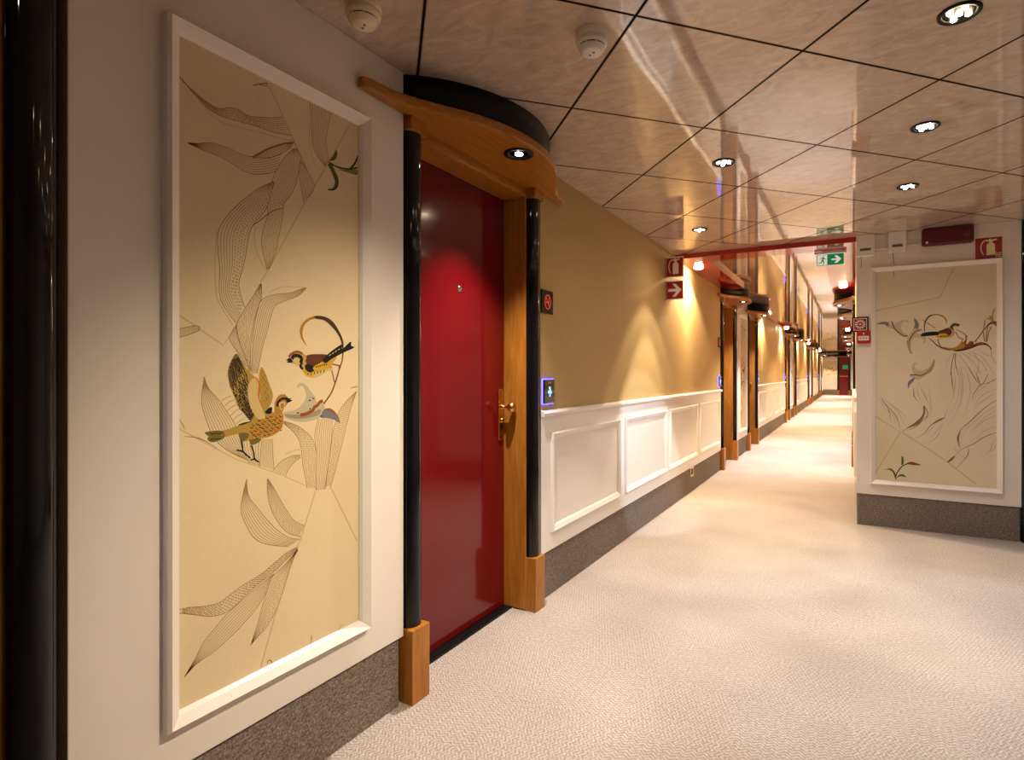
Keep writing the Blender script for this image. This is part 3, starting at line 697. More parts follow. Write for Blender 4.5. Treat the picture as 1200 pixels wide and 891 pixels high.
ART_RIGHT=[
('l','seam',8,0,[150,1644,360,1685,568,1722,648,1925]),
('l','seam',8,0,[156,844,321,728,156,402]),
('l','seam',8,0,[330,728,589,546,782,381]),
('l','seam',7,0,[330,728,452,833]),
('l','thin',4,0,[278,1937,282,1896]),
('p','flower',[293,1548,322,1563,355,1568,372,1556,371,1541,355,1556,335,1546,326,1516,339,1478,367,1456,369,1443,342,1442,310,1468,284,1495,248,1512,231,1531,244,1554,267,1537]),
('p','petal',[164,1544,198,1558,225,1560,246,1550,239,1520,218,1539]),
('l','rust',9,0,[265,1563,272,1537,287,1503,316,1471,342,1449,369,1449]),
('p','petal',[407,1580,431,1553,438,1530,431,1497,407,1497,413,1535]),
('p','flower',[407,1502,431,1496,453,1495,443,1478,418,1472,450,1459,478,1444,482,1407,468,1388,465,1400,473,1410,453,1430,412,1431,390,1394,386,1357,394,1313,377,1334,362,1380,362,1417,377,1454]),
('l','rust',9,0,[455,1493,431,1484,412,1472,390,1439,375,1398,377,1357,392,1316]),
('p','flowerd',[364,1410,383,1394,386,1357,394,1313,377,1334]),
('p','flower',[412,1248,429,1244,412,1226,418,1200,450,1188,487,1203,512,1225,531,1271,536,1243,519,1188,487,1159,437,1121,386,1144,383,1159,412,1159,396,1185,396,1215,402,1241]),
('l','rust',9,0,[381,1155,412,1159,450,1153,487,1173,515,1196]),
('p','petal',[415,1136,399,1103,383,1084,372,1054,369,1095,386,1121]),
('p','flowerd',[487,1185,515,1221,531,1271,536,1243,519,1188,493,1166]),
('l','ink',5,0,[462,1563,487,1540,536,1504]),
('l','thin',4,0,[499,1535,543,1493]),
('p','curld',[472,1477,469,1509,475,1551,495,1587,522,1601,518,1591,499,1577,483,1548,475,1514,476,1477]),
('p','gold',[522,1602,553,1602,583,1592,603,1571,610,1545,606,1524,603,1545,593,1569,574,1584,548,1594,518,1591]),
('p','backb',[557,1474,587,1488,620,1500,639,1484,637,1450,620,1438,587,1457,561,1458]),
('p','yellow',[540,1440,570,1456,600,1459,624,1443,648,1450,648,1439,622,1427,570,1424]),
('p','beige',[620,1500,633,1502,652,1486,657,1460,648,1439,628,1430,620,1438,637,1455,636,1481]),
('p','black',[455,1461,487,1472,548,1474,564,1460,553,1448,495,1443,455,1443]),
('p','headd',[628,1500,637,1520,654,1532,669,1529,688,1521,678,1506,665,1509,652,1509,648,1496,654,1483,643,1486]),
('l','dark',6,0,[566,1437,622,1440]),
('l','twig',6,0,[557,1421,561,1390,572,1369]),
('p','rustp',[495,1431,522,1412,550,1379,587,1360,639,1351,665,1340,631,1333,583,1347,550,1369,522,1401]),
('p','gold',[613,1352,652,1354,678,1371,695,1397,701,1425,705,1396,724,1388,716,1365,699,1345,669,1331,635,1335]),
('p','rustp',[709,1391,720,1411,718,1447,728,1432,727,1401,723,1378,737,1385,745,1398,766,1395,768,1374,749,1357,716,1345,699,1342,716,1365]),
('p','curld',[648,1333,699,1345,749,1359,782,1384,820,1388,848,1375,867,1349,869,1325,858,1352,836,1368,799,1366,758,1348,711,1332,673,1327]),
('p','rustp',[774,1377,799,1389,824,1386,822,1373,795,1368]),
('l','twig',7,0,[774,1389,799,1430,828,1477,852,1506,865,1524]),
('p','olive',[854,1572,871,1574,883,1556,881,1533,869,1539,852,1552,836,1555,848,1561,863,1557]),
('p','twig',[828,1477,852,1519,877,1536,905,1527,904,1487,885,1513,865,1513,840,1489]),
('l','thin',7,0,[834,1545,828,1500,824,1454,832,1393]),
('l','thin',7,0,[869,1498,852,1448,844,1390]),
('l','thin',7,0,[848,1494,842,1443,840,1390]),
('l','thin',7,0,[665,1485,707,1458,732,1432]),
('l','thin',7,0,[661,1470,682,1428,711,1412]),
('l','thin',7,0,[889,1623,877,1589,875,1569]),
('l','ink',5,0,[656,1315,640,1242,632,1158]),
('l','ink',5,0,[663,1314,660,1242,680,1158]),
('l','grey',5,0,[680,1305,720,1241,759,1158]),
('l','grey',5,0,[704,1314,767,1251,805,1165]),
('l','grey',5,0,[727,1318,805,1260,844,1184]),
('l','grey',5,0,[866,1335,874,1278,900,1231]),
('l','grey',5,0,[767,1318,797,1241,782,1158]),
('l','ink',6,1,[406,1063,410,997,443,953]),
('l','grey',6,1,[429,1107,471,1009,507,922,498,845]),
('l','grey',6,1,[651,1216,660,1108,647,1001,616,925]),
('l','ink',6,1,[633,1216,642,1098,651,1023]),
('l','grey',6,1,[695,1215,704,1109,695,959,633,818]),
('l','ink',6,1,[739,1215,782,1120,816,1078]),
('l','ink',6,1,[850,1162,824,1099,799,1078,765,1014,760,972]),
('l','ink',6,1,[904,1136,858,1105,816,1091]),
('l','ink',6,1,[904,985,850,942,799,888,747,823,695,767,671,702,686,630]),
('l','grey',6,1,[904,881,833,837,790,793,765,749]),
('l','ink',6,1,[904,756,833,721,765,665,695,618,611,521]),
('l','grey',6,1,[904,725,875,671,858,618,816,584]),
('l','grey',6,1,[466,932,457,844,406,787,335,739]),
('l','ink',6,1,[475,927,494,867,471,806]),
('l','ink',6,1,[489,856,424,777,359,741]),
('l','ink',6,1,[598,849,553,826,507,780,471,724,415,683]),
('l','grey',6,1,[589,827,562,729,517,672,461,652]),
('l','grey',6,1,[195,987,283,916,340,862,363,807]),
('l','ink',6,1,[200,976,244,892,263,803]),
('l','ink',6,1,[225,937,292,849,321,750]),
('l','grey',6,1,[883,1027,833,984,786,940,765,898]),
('l','ink',6,1,[782,1173,795,1120,812,1088]),
('l','ink',6,1,[739,631,730,578,660,476]),
('l','grey',6,1,[616,527,651,476]),
('l','grey',5,1,[652,1315,608,1252,620,1184]),
('l','grey',5,1,[688,1324,735,1280,790,1174]),
('l','grey',5,1,[751,1325,821,1279,874,1184,893,1158]),
('l','grey',5,1,[790,1336,844,1297,897,1268]),
('l','grey',5,1,[660,1216,682,1151,682,1055,660,937,611,850]),
('l','grey',5,1,[682,1215,695,1130,695,1023,669,894,625,807]),
('l','grey',5,1,[713,1215,739,1130,747,1024,721,896,695,810]),
('l','grey',5,1,[765,1194,799,1131,812,1099]),
('l','grey',5,1,[799,1194,824,1120]),
('l','grey',5,1,[883,1126,833,1078,790,1036,773,972]),
('l','grey',5,1,[900,1058,833,1026,790,972,769,908]),
('l','grey',5,1,[900,943,833,889,773,824,713,747,695,661]),
('l','grey',5,1,[900,912,833,858,782,792,730,716]),
('l','grey',5,1,[900,798,833,763,782,708,704,640]),
('l','grey',5,1,[904,694,883,640,833,595]),
('l','grey',5,1,[424,1085,438,997,471,932]),
('l','grey',5,1,[498,1086,507,998,517,911,507,857]),
('l','grey',5,1,[461,1063,480,998,503,933]),
('l','grey',5,1,[205,959,273,848,302,771]),
('l','grey',5,1,[244,948,311,872,349,773]),
('l','grey',5,1,[185,981,215,914,258,848]),
('l','grey',5,1,[544,815,507,748,461,702]),
('l','grey',5,1,[580,816,544,739,489,670]),
('l','grey',5,1,[616,914,598,849,625,786]),
('l','grey',5,1,[651,637,695,575,739,557]),
('p','ink',[671,702,682,735,695,757,682,703,688,630]),
('p','ink',[466,932,463,866,415,804,359,757,429,788,471,850,478,910]),
('p','ink',[598,849,571,824,526,797,571,837]),
('p','ink',[611,521,633,555,660,573,638,534]),
('l','greend',7,0,[292,371,297,414,330,470,363,491,387,499]),
('p','green',[217,435,254,451,283,429,295,386,287,380,271,425,244,441]),
('p','green',[297,383,316,410,340,412,359,392,335,397,316,395]),
('p','green',[328,483,330,550,342,529,342,495]),
('p','rustp',[359,494,387,510,415,506,452,491,406,487])]

class Flat:
    """Collects flat painted shapes (a, z) in metres and turns them into one print on a wall."""
    def __init__(s, to3, box): s.mb = MB(); s.to3 = to3; s.h = 0.; s.box = box
    def up(s): s.h += 1.5e-6
    def ok(s, p): return s.box[0] <= p[0] <= s.box[1] and s.box[2] <= p[1] <= s.box[3]
    def clampp(s, p): return (min(max(p[0], s.box[0]), s.box[1]), min(max(p[1], s.box[2]), s.box[3]))
    def poly(s, pts, m, layer):
        pts = [s.clampp(p) for p in pts]
        # fan from ear clipping
        from mathutils.geometry import tessellate_polygon
        tr = tessellate_polygon([[Vector((a, b, 0)) for a, b in pts]])
        s.mb.add([s.to3(a, b, layer + s.h) for a, b in pts], [tuple(t) for t in tr], m)
    def stroke(s, pts, w, m, layer, tp=0):
        n = len(pts); vs = []; fs = []
        for i, p in enumerate(pts):
            a, b = pts[max(i - 1, 0)], pts[min(i + 1, n - 1)]
            dx, dy = b[0] - a[0], b[1] - a[1]; L = math.hypot(dx, dy) or 1
            k = w / 2 * (1 - .75 * (2 * abs(i / (n - 1) - .4)) if tp else 1)
            for sgn in (1, -1): vs.append(s.clampp((p[0] - dy / L * k * sgn, p[1] + dx / L * k * sgn)))
        for i in range(n - 1):
            if s.ok(pts[i]) or s.ok(pts[i + 1]): fs.append((2 * i, 2 * i + 1, 2 * i + 3, 2 * i + 2))
        s.mb.add([s.to3(a, b, layer + s.h) for a, b in vs], fs, m)
def pairs(l, da=0, dz=0): return [(l[i] / 1000 + da, l[i + 1] / 1000 + dz) for i in range(0, len(l), 2)]
def draw(fl, data, lw=1.):
    for it in data:
        fl.up()
        if it[0] == 'p': fl.poly(spline(pairs(it[2]), 4, True), inkm(it[1]), .0005)
        elif it[0] == 'l':
            pts = pairs(it[4]); pts = spline(pts, 6) if len(pts) > 2 and it[1] != 'seam' else pts
            fl.stroke(pts, it[2] / 1000 * lw, inkm(it[1]), .0005, it[3])
        else:
            _, n, st, a, b = it
            K = 26
            A = resample(spline(pairs(a), 8), K); B = resample(spline(pairs(b), 8), K)
            fl.poly(A + B[::-1], inkm('fill'), .0005)
            fl.up(); nn = n if st == 0 else n + 2
            for k in range(nn + 1):
                t = k / nn
                ln = [(p[0] + (q[0] - p[0]) * t, p[1] + (q[1] - p[1]) * t) for p, q in zip(A, B)]
                if k in (0, nn): fl.stroke(ln, .0017 * lw, inkm('ink'), .0005); continue
                dotted = st == 2 or (st == 1 and t > .55)
                if not dotted: fl.stroke(ln, .0013 * lw, inkm('thin'), .0005)
                else:
                    fine = resample(ln, 90); ph = k % 2
                    for i in range(ph, 88, 2):
                        j = random.uniform(-.0012, .0012)
                        fl.stroke([(fine[i][0] + j, fine[i][1]), (fine[i + 1][0] + j, fine[i + 1][1])], .0022 * lw, inkm('thin'), .0005)

def frame_part(mb_name, parent, a0, a1, z0, z1, to3, w=.034, h=.03):
    """Mitred picture moulding, outer size a0..a1 x z0..z1, sloping from an outer ridge down to the print."""
    prof = [(0, 0), (0, h * .75), (w * .18, h), (w * .55, h * .72), (w * .82, h * .5), (w, h * .18), (w, 0)]
    mb = MB(); cor = [(a0, z0, 1, 1), (a1, z0, -1, 1), (a1, z1, -1, -1), (a0, z1, 1, -1)]
    n = len(prof); vs = []
    for a, z, sa, sz in cor:
        for o, hh in prof: vs.append(to3(a + sa * o, z + sz * o, hh))
    fs = []
    for c in range(4):
        d = (c + 1) % 4
        for i in range(n - 1): fs.append((c * n + i, d * n + i, d * n + i + 1, c * n + i + 1))
    mb.add(vs, fs, white_trim)
    return mb.build(mb_name, parent)

def wall_art(label, loc, rot, data, a0, a1, z0, z1, cm, shift, name='wall_art', group=None, lw=1., mesh_from=None):
    """local frame: +x out of the wall, +y along it. The print hangs on the wall plane x = 0."""
    t = thing(name, label, 'wall art', loc, rot, group)
    if mesh_from:
        for ch in mesh_from.children:
            c = ch.copy(); C.objects.link(c); c.parent = t
        return t
    to3 = lambda a, z, h: (h, a - shift, z - z0)
    fl = Flat(to3, (a0 + .012, a1 - .012, z0 + .012, z1 - .012))
    mb = fl.mb
    mb.box(.0002, .002, a0 + .01 - shift, a1 - .01 - shift, .01, z1 - z0 - .01, cm)
    old = fl.h; fl.h = .00162
    draw(fl, data, lw)
    mb.build('canvas_print', t)
    frame_part('frame', t, a0, a1, z0, z1, to3)
    return t

# ------------------------------------------------------------------ room shell
mb = MB(); mb.box(-1.75, 2.6, -2.6, PILLAR_Y + .2, -.1, 0, carpet); mb.box(-1.75, .4, PILLAR_Y + .2, END_Y + .2, -.1, 0, carpet)
mb.build('floor', kind='structure')
mb = MB(); mb.box(-1.75, 2.6, -2.6, PILLAR_Y + .005, CEIL, CEIL + .08, ceilm); mb.build('ceiling', kind='structure')
mb = MB(); mb.box(-1.75, .4, PILLAR_Y + .005, END_Y + .2, CEIL, CEIL + .08, hallceil); mb.build('ceiling', kind='structure')
# red gloss border round the corridor ceiling: cross beam and the two side strips
mb = MB(); mb.box(-1.40, RIGHT, PILLAR_Y, PILLAR_Y + .24, SOFFIT, CEIL, redtrim); mb.build('ceiling_beam', kind='structure', bevel=.003)
for nm, wall, sg, wide in (('trim_1', LEFT, 1, [(PILLAR_Y + .24, 6.95), (12.9, 14.2), (20.1, 21.5), (27.4, 28.8)]), ('trim_2', RIGHT, -1, [(PILLAR_Y + .24, 7.9), (13.9, 15.2), (21.2, 22.5)])):
    mb = MB(); xs = sorted((wall - sg * .05, wall + sg * .055)); mb.box(xs[0], xs[1], PILLAR_Y + .24, END_Y, SOFFIT + .001, CEIL + .01, redtrim)
    for a, b in wide: xs = sorted((wall - sg * .05, wall + sg * .25)); mb.box(xs[0], xs[1], a, b, SOFFIT, CEIL + .01, redtrim)
    mb.build(nm, kind='structure')

BASE = .242
def place(side):   # local frame of a corridor wall: +x out of the wall, +y along it
    return (LEFT, 0.) if side == 'left' else (RIGHT, PI)
def art_wall(side, a):
    x, rot = place(side)
    mb = MB(); mb.box(-.05, 0, -.473, .473, BASE, CEIL, white); mb.build('wall_%s' % side, loc=(x, a, 0), rot=rot, kind='structure', bevel=.002)
    mb = MB(); mb.box(-.05, -.012, -.46, .46, 0, BASE, basem); mb.build('baseboard_%s' % side, loc=(x, a, 0), rot=rot, kind='structure')
NT = [3]
def panelled_wall(side, y0, y1, npan=4, top=CEIL):
    """dado with moulded panels and gold fabric above, from y0 to y1 (world)"""
    x, rot = place(side); c, hw = (y0 + y1) / 2, (y1 - y0) / 2
    mb = MB(); mb.box(-.06, -.006, -hw, hw, .95, top, gold); mb.build('wall_%s' % side, loc=(x, c, 0), rot=rot, kind='structure')
    mb = MB(); mb.box(-.05, -.012, -hw, hw, 0, BASE, basem); mb.build('baseboard_%s' % side, loc=(x, c, 0), rot=rot, kind='structure')
    t = struct('trim_%d' % NT[0], (x, c, 0), rot); NT[0] += 1
    mb = MB(); mb.box(-.05, 0, -hw, hw, BASE, .955, white_trim); mb.build('panel_board', t, bevel=.002)
    mb = MB(); mb.prism([(-.02, .948), (.014, .948), (.020, .954), (.022, .964), (.014, .974), (0, .977), (-.02, .977)], -hw, hw, white_trim, axis='y')
    for v in range(len(mb.v)): pass
    mb.build('chair_rail', t)
    p = (2 * hw - .10) / npan
    for k in range(npan):
        a0 = -hw + .05 + k * p + .05 - (.0 if side == 'left' else 0); a1 = a0 + p - .10
        frame_part('panel_moulding', t, a0, a1, .335, .858, lambda a, z, h: (h, a, z), w=.036, h=.018)

# canopy outline (along the wall, out from the wall)
BELL = [(-.69, .004), (-.688, .028), (-.65, .040), (-.58, .050), (-.51, .078), (-.45, .110), (-.38, .152), (-.30, .196), (-.2, .234), (-.1, .256), (0, .263),
        (.1, .256), (.2, .234), (.30, .196), (.38, .152), (.45, .110), (.51, .078), (.58, .050), (.65, .040), (.688, .028), (.69, .004)]
ORD = ['first', 'second', 'third', 'fourth', 'fifth', 'sixth', 'seventh', 'eighth', 'ninth']
ND = [1]
LAMPS = []
def spot(loc, target, watts, size, blend, col, radius=.025, name='lamp_light', parent=None):
    l = bpy.data.lights.new(name, 'SPOT'); l.energy = watts; l.spot_size = math.radians(size); l.spot_blend = blend; l.color = col; l.shadow_soft_size = radius
    o = bpy.data.objects.new(name, l); C.objects.link(o); o.location = loc
    d = Vector(target) - Vector(loc); o.rotation_euler = d.to_track_quat('-Z', 'Y').to_euler()
    if parent: o.parent = parent
    return o
WARM, NEUT, COOL, AMBER = (1., .86, .68), (1., .86, .68), (.76, .87, 1.), (1., .76, .48)

def portal(side, c, hs, who, detail=2, cols=(-1, 1), door_light=3.):
    """One cabin door with frame, two black columns and the oak canopy. hs: which way (local y) the handle lies."""
    x, rot = place(side)
    d = struct('door_%d' % ND[0], (x, c, 0), rot); ND[0] += 1
    mb = MB(); mb.box(-.185, -.145, -.378, .378, .012, 2.036, red); mb.build('door_leaf', d, bevel=.002)
    mb = MB(); mb.box(-.185, -.10, -.378, .378, 0, .010, blackm); mb.build('threshold', d)
    mb = MB()
    for s in (-1, 1):
        mb.box(-.19, -.022, min(s * .379, s * .412), max(s * .379, s * .412), .006, 2.042, wood)
        mb.box(-.19, -.055, min(s * .412, s * .474), max(s * .412, s * .474), 0, 2.042, wood)
    mb.box(-.19, -.022, -.412, .412, 2.036, 2.078, woodf); mb.box(-.19, -.055, -.474, .474, 2.042, 2.078, woodf)
    mb.build('door_frame', d, bevel=.002)
    k = hs * .344
    if detail > 0:
        mb = MB(); w = .021
        pts = [(k + w * math.cos(a), 1.072 + w * math.sin(a)) for a in [PI * i / 10 for i in range(11)]] + [(k + w * math.cos(a), .855 + w * math.sin(a)) for a in [PI + PI * i / 10 for i in range(11)]]
        mb.prism(pts, -.146, -.139, brass, axis='x')
        plate = mb.build('handle_plate', d, bevel=.002)
        mb = MB(); mb.lathe([(.013, -.14), (.013, -.128), (.008, -.124), (.008, -.098), (.018, -.094), (.0255, -.084), (.027, -.074), (.023, -.065), (.012, -.060), (.001, -.059)], brass, (0, k, 1.002), 'x', 24)
        mb.build('knob', d)
        mb = MB(); mb.lathe([(.012, -.14), (.012, -.130), (.009, -.128)], brass, (0, k, .935), 'x', 20); mb.build('lock_cylinder', plate)
        mb = MB(); mb.box(-.1395, -.1375, k - .008, k + .008, .885, .918, blackm); mb.build('card_slot', plate)
        mb = MB(); mb.lathe([(.014, -.146), (.014, -.141), (.009, -.139), (.006, -.141)], steel, (0, .02, 1.545), 'x', 24); mb.build('peephole', d)
    mb = MB(); mb.box(-.19, -.006, -.474, .474, 2.112, CEIL, black); mb.build('wall_%s' % side, loc=(x, c, 0), rot=rot, kind='structure')
    # canopy
    cn = thing('door_canopy', 'curved oak canopy with black riser above %s' % who, 'door canopy', (x, c, 2.078), rot, 'oak canopies over the cabin doors')
    out = spline([(b, a) for a, b in BELL], 4); out = out[:3] + out[3:] + [(.002, .474), (-.05, .474), (-.05, -.474), (.002, -.474)]
    mb = MB(); mb.prism([(p, q) for p, q in out], 0, .034, woodf, True); bd = mb.build('canopy_board', cn, bevel=.003)
    ch, sg = .47, .243; R = (ch * ch + sg * sg) / (2 * sg); a0 = math.asin(ch / R)
    arc = [(R * math.cos(t) - (R - sg), R * math.sin(t)) for t in [-a0 + 2 * a0 * i / 40 for i in range(41)]]
    mb = MB(); mb.prism(arc, .034, CEIL - 2.078 - .0005, blackm, True); mb.build('riser', cn)
    mb = MB(); mb.lathe([(.062, 0), (.062, -.004), (.052, -.006), (.040, -.002), (.036, .003)], blackm, (.178, 0, 0), 'z', 36); rm = mb.build('spotlight_rim', cn)
    rm['label'] = 'black spotlight rim'
    mb = MB(); mb.lathe([(.016, .0), (.016, -.0035), (.012, -.005)], ledc, (.178, 0, 0), 'z', 20); mb.build('led', rm)
    X = Matrix.Rotation(rot, 4, 'Z')
    def W(p): q = X @ Vector(p); return (x + q.x, c + q.y, q.z)
    if door_light:
        spot(W((.178, 0, 2.066)), W((.13, 0, 0)), door_light, 86, 1., (1., .90, .84) if side == 'left' and abs(c - 1.957) < .1 else (.96, .94, 1.), .012)
    # columns
    for s in cols:
        wherec = 'far' if (s > 0) == (rot == 0.) else 'near'
        ct = thing('door_column', 'glossy black column on the %s side of %s' % (wherec, who), 'column', (x, c, 0), rot, 'black columns beside the cabin doors')
        column_parts(ct, -.018, s * .429, s)
def column_parts(ct, cx, cy, s=1):
    mb = MB(); mb.lathe([(.040, .263), (.040, 2.03)], black, (cx, cy, 0), 'z', 32); mb.build('shaft', ct)
    mb = MB(); mb.box(-.052, .036, cy - .045, cy + .045, 0, .263, wood); mb.build('plinth_block', ct, bevel=.003)
    mb = MB(); mb.box(-.052, .028, cy - .043, cy + .043, 2.03, 2.0775, wood); mb.build('cap_block', ct, bevel=.002)

# ------------------------------------------------------------------ small fittings
def card_reader(loc, rot, label):
    t = thing('card_reader', label, 'card reader', loc, rot, 'blue lit card readers beside the cabin doors')
    mb = MB(); mb.box(0, .006, -.058, .058, -.066, .066, blueled); mb.build('glow_rim', t)
    mb = MB(); mb.box(.004, .016, -.054, .054, -.062, .062, blackglass); mb.build('face_plate', t, bevel=.002)
    mb = MB()
    mb.tube([(.0165, 0, .024), (.0165, .002, 0), (.0165, 0, -.026)], .004, bluefig, 6)
    for s in (-1, 1):
        mb.tube([(.0165, 0, -.004), (.0165, s * .010, .004), (.0165, s * .017, -.002), (.0165, s * .014, -.010)], .0028, bluefig, 6)
    mb.lathe([(.0075, .0160), (.0075, .0170)], bluefig, (0, 0, .018), 'x', 12)
    mb.build('blue_emblem', t)
    mb = MB()
    for k in range(4): mb.box(.0158, .0166, -.016 + k * .009, -.010 + k * .009, .042, .052, amberfig)
    mb.build('lettering', t)
    return t
def no_smoking(loc, rot, label):
    t = thing('no_smoking_sign', label, 'sign', loc, rot, 'no smoking signs beside the cabin doors')
    mb = MB(); mb.box(0, .008, -.060, .060, -.060, .060, blackm); mb.build('sign_plate', t, bevel=.001)
    mb = MB()
    ring = [(.0088, .030 * math.cos(2 * PI * i / 28), .036 * math.sin(2 * PI * i / 28)) for i in range(29)]
    mb.tube(ring, .0026, redfig, 6); mb.tube([(.0088, -.020, .026), (.0088, .020, -.026)], .0026, redfig, 6)
    mb.box(.008, .0092, -.020, .014, -.006, .001, redfig)
    mb.tube([(.0088, .014, .003), (.0088, .008, .009), (.0088, .015, .015), (.0088, .010, .021)], .0016, redfig, 6)
    mb.build('pictogram', t)
    return t
LEDPOS = [(.0, .0), (.024, .012), (-.024, -.012), (.010, -.027), (-.010, .027)]
def downlight(x, y, z, kind, label, p_core, p_wide, name='downlight', r=.056, group='ceiling downlights', aim=None, core=60, led=True):
    t = thing(name, label, 'ceiling lamp', (x, y, z), 0, group)
    mb = MB(); mb.lathe([(r, 0), (r, -.004), (r * .93, -.007), (r * .80, -.006), (r * .74, -.001)], blackm, n=36); mb.build('rim', t)
    m = {'warm': ledw, 'cool': ledc, 'lamp': ledspot}[kind]
    if kind == 'lamp':
        mb = MB(); mb.lathe([(.043, -.001), (.041, -.014), (.030, -.024), (.001, -.029)], m, n=24); mb.build('lamp_lens', t)
    else:
        for a, b in LEDPOS:
            mb = MB(); mb.lathe([(.0085, -.002), (.0085, -.006), (.005, -.008)], m, (a, b, 0), n=14); mb.build('led', t)
    col = {'warm': WARM, 'cool': COOL, 'lamp': AMBER}[kind]
    if p_core: spot((x, y, z - .03), aim or (x, y, 0), p_core, core, 1. if aim else .3, (1., .82, .58) if aim else col)
    if p_wide: spot((x, y, z - .03), (x, y, 0), p_wide, 158, 1., col)
    return t
def smoke_detector(x, y, m, label):
    t = thing('smoke_detector', label, 'smoke detector', (x, y, CEIL), 0, None)
    mb = MB(); mb.lathe([(.050, 0), (.050, -.018), (.047, -.022)], m, n=40); mb.build('mounting_base', t)
    mb = MB(); mb.lathe([(.046, -.022), (.049, -.028), (.047, -.038), (.041, -.042)], m, n=40); mb.build('upper_housing', t)
    mb = MB()
    mb.lathe([(.040, -.041), (.039, -.048)], blackm, n=40); mb.build('smoke_inlet', t)
    mb = MB(); mb.lathe([(.042, -.046), (.041, -.049), (.032, -.060), (.030, -.062), (.001, -.063)], m, n=40)
    for a in range(8):
        w = 2 * PI * a / 8; mb.box(.039 * math.cos(w) - .003, .039 * math.cos(w) + .003, .039 * math.sin(w) - .003, .039 * math.sin(w) + .003, -.049, -.040, m)
    mb.build('sensor_cap', t)
    mb = MB(); mb.lathe([(.004, -.063), (.004, -.0645)], greyp, (-.008, .004, 0), n=10); mb.lathe([(.004, -.063), (.004, -.0645)], greyp, (.008, -.004, 0), n=10); mb.build('indicator_lamp', t)

def glyph(mb, pts, m, to3, h, th=.0006):
    from mathutils.geometry import tessellate_polygon
    tr = tessellate_polygon([[Vector((a, b, 0)) for a, b in pts]])
    mb.add([to3(a, b, h) for a, b in pts], [tuple(t) for t in tr], m)
EXT_BODY = [(-.10, -.34), (.22, -.34), (.22, .10), (.20, .18), (.12, .24), (.12, .30), (.30, .36), (.28, .41), (.08, .38), (.06, .43), (.0, .43), (-.02, .38), (-.10, .36), (-.10, .31), (.0, .30), (.0, .24), (-.08, .18), (-.10, .10)]
EXT_HOSE = [(-.06, .36), (-.17, .33), (-.26, .22), (-.30, .05), (-.28, -.12), (-.20, -.30), (-.23, -.31), (-.32, -.13), (-.345, .06), (-.30, .25), (-.19, .375), (-.06, .40)]
ARROW = [(-.36, -.07), (.10, -.07), (-.12, -.34), (.06, -.34), (.38, 0), (.06, .34), (-.12, .34), (.10, .07), (-.36, .07)]
def sq(mb, a0, a1, b0, b1, m, to3, h): mb.add([to3(a0, b0, h), to3(a1, b0, h), to3(a1, b1, h), to3(a0, b1, h)], [(0, 1, 2, 3)], m)
def flag_sign(loc, label, figs, s=.154, zs=.174):
    """sign plate facing -y that stands out from the left wall"""
    t = thing('fire_sign', label, 'sign', loc)
    mb = MB(); mb.box(0, s, -.0015, .0015, -zs / 2, zs / 2, signwhite); mb.box(-.001, .004, -.004, .004, -zs / 2, zs / 2, blackm); mb.build('sign_plate', t)
    to3 = lambda a, b, h: (s / 2 + a * s, -h, b * zs)
    mb = MB(); sq(mb, -.455, .455, -.455, .455, signred, to3, .0019)
    for g in figs: glyph(mb, g, signwhite, to3, .0023)
    mb.build('pictogram', t)

# ------------------------------------------------------------------ left wall, right wall
arts = [ART0 + PITCH * k for k in range(4)] + [ART0 + PITCH * 4]
doors_left = []
for a in arts: doors_left += [(a - DOOR_OFF, -1), (a + DOOR_OFF, 1)]
for i, a in enumerate(arts): art_wall('left', a)
for i, (c, hs) in enumerate(doors_left):
    who = ('the unseen door left of the bird panel', 'the big red cabin door')[i] if i < 2 else 'the %s doorway past the red door' % ORD[i - 2]
    portal('left', c, hs, who, 2 if i < 4 else 1, door_light=(4.0, P_DOOR)[i] if i < 2 else P_FARDOOR)
    s = hs; y = c + s * .574
    wr = '' if i == 1 else ''
    if i == 0: continue
    card_reader((LEFT - .006, y if i != 1 else 2.527, 1.074), 0, 'black card reader glowing blue beside %s' % who)
    no_smoking((LEFT - .006, y if i != 1 else 2.519, 1.538), 0, 'black no smoking plate beside %s' % who)
halfpair = DOOR_OFF + .478
for i in range(len(arts)):
    y0 = arts[i] + halfpair + .020
    y1 = arts[i + 1] - halfpair - .020 if i + 1 < len(arts) else END_Y
    panelled_wall('left', y0, y1)
right_pairs = [9.25 + PITCH * k for k in range(3)] + [9.25 + PITCH * 3]
doors_right = []
for a in right_pairs: art_wall('right', a); doors_right += [(a - DOOR_OFF, 1), (a + DOOR_OFF, -1)]
for i, (c, hs) in enumerate(doors_right):
    portal('right', c, hs, 'the %s doorway on the right' % ORD[i], 0, door_light=P_FARDOOR)
ys = PILLAR_Y + .06
for i, a in enumerate(right_pairs):
    panelled_wall('right', ys, a - halfpair - .02); ys = a + halfpair + .02
panelled_wall('right', ys, END_Y)

# other walls of the lobby behind and beside the camera
mb = MB(); mb.box(-1.45, -1.40 - .006, -2.6, ART0 - halfpair - .02, BASE, CEIL, white); mb.build('wall_left', kind='structure')
mb = MB(); mb.box(-1.45, -1.412, -2.6, ART0 - halfpair - .02, 0, BASE, basem); mb.build('baseboard_left', kind='structure')
mb = MB(); mb.box(-1.75, 2.6, -2.6, -2.5, 0, CEIL, white); mb.build('wall_rear', kind='structure')
mb = MB(); mb.box(2.5, 2.6, -2.5, PILLAR_Y + .2, 0, CEIL, white); mb.build('wall_right', kind='structure')
mb = MB(); mb.box(1.14, 2.5, PILLAR_Y, PILLAR_Y + .1, 0, CEIL, white); mb.build('wall_right', kind='structure')
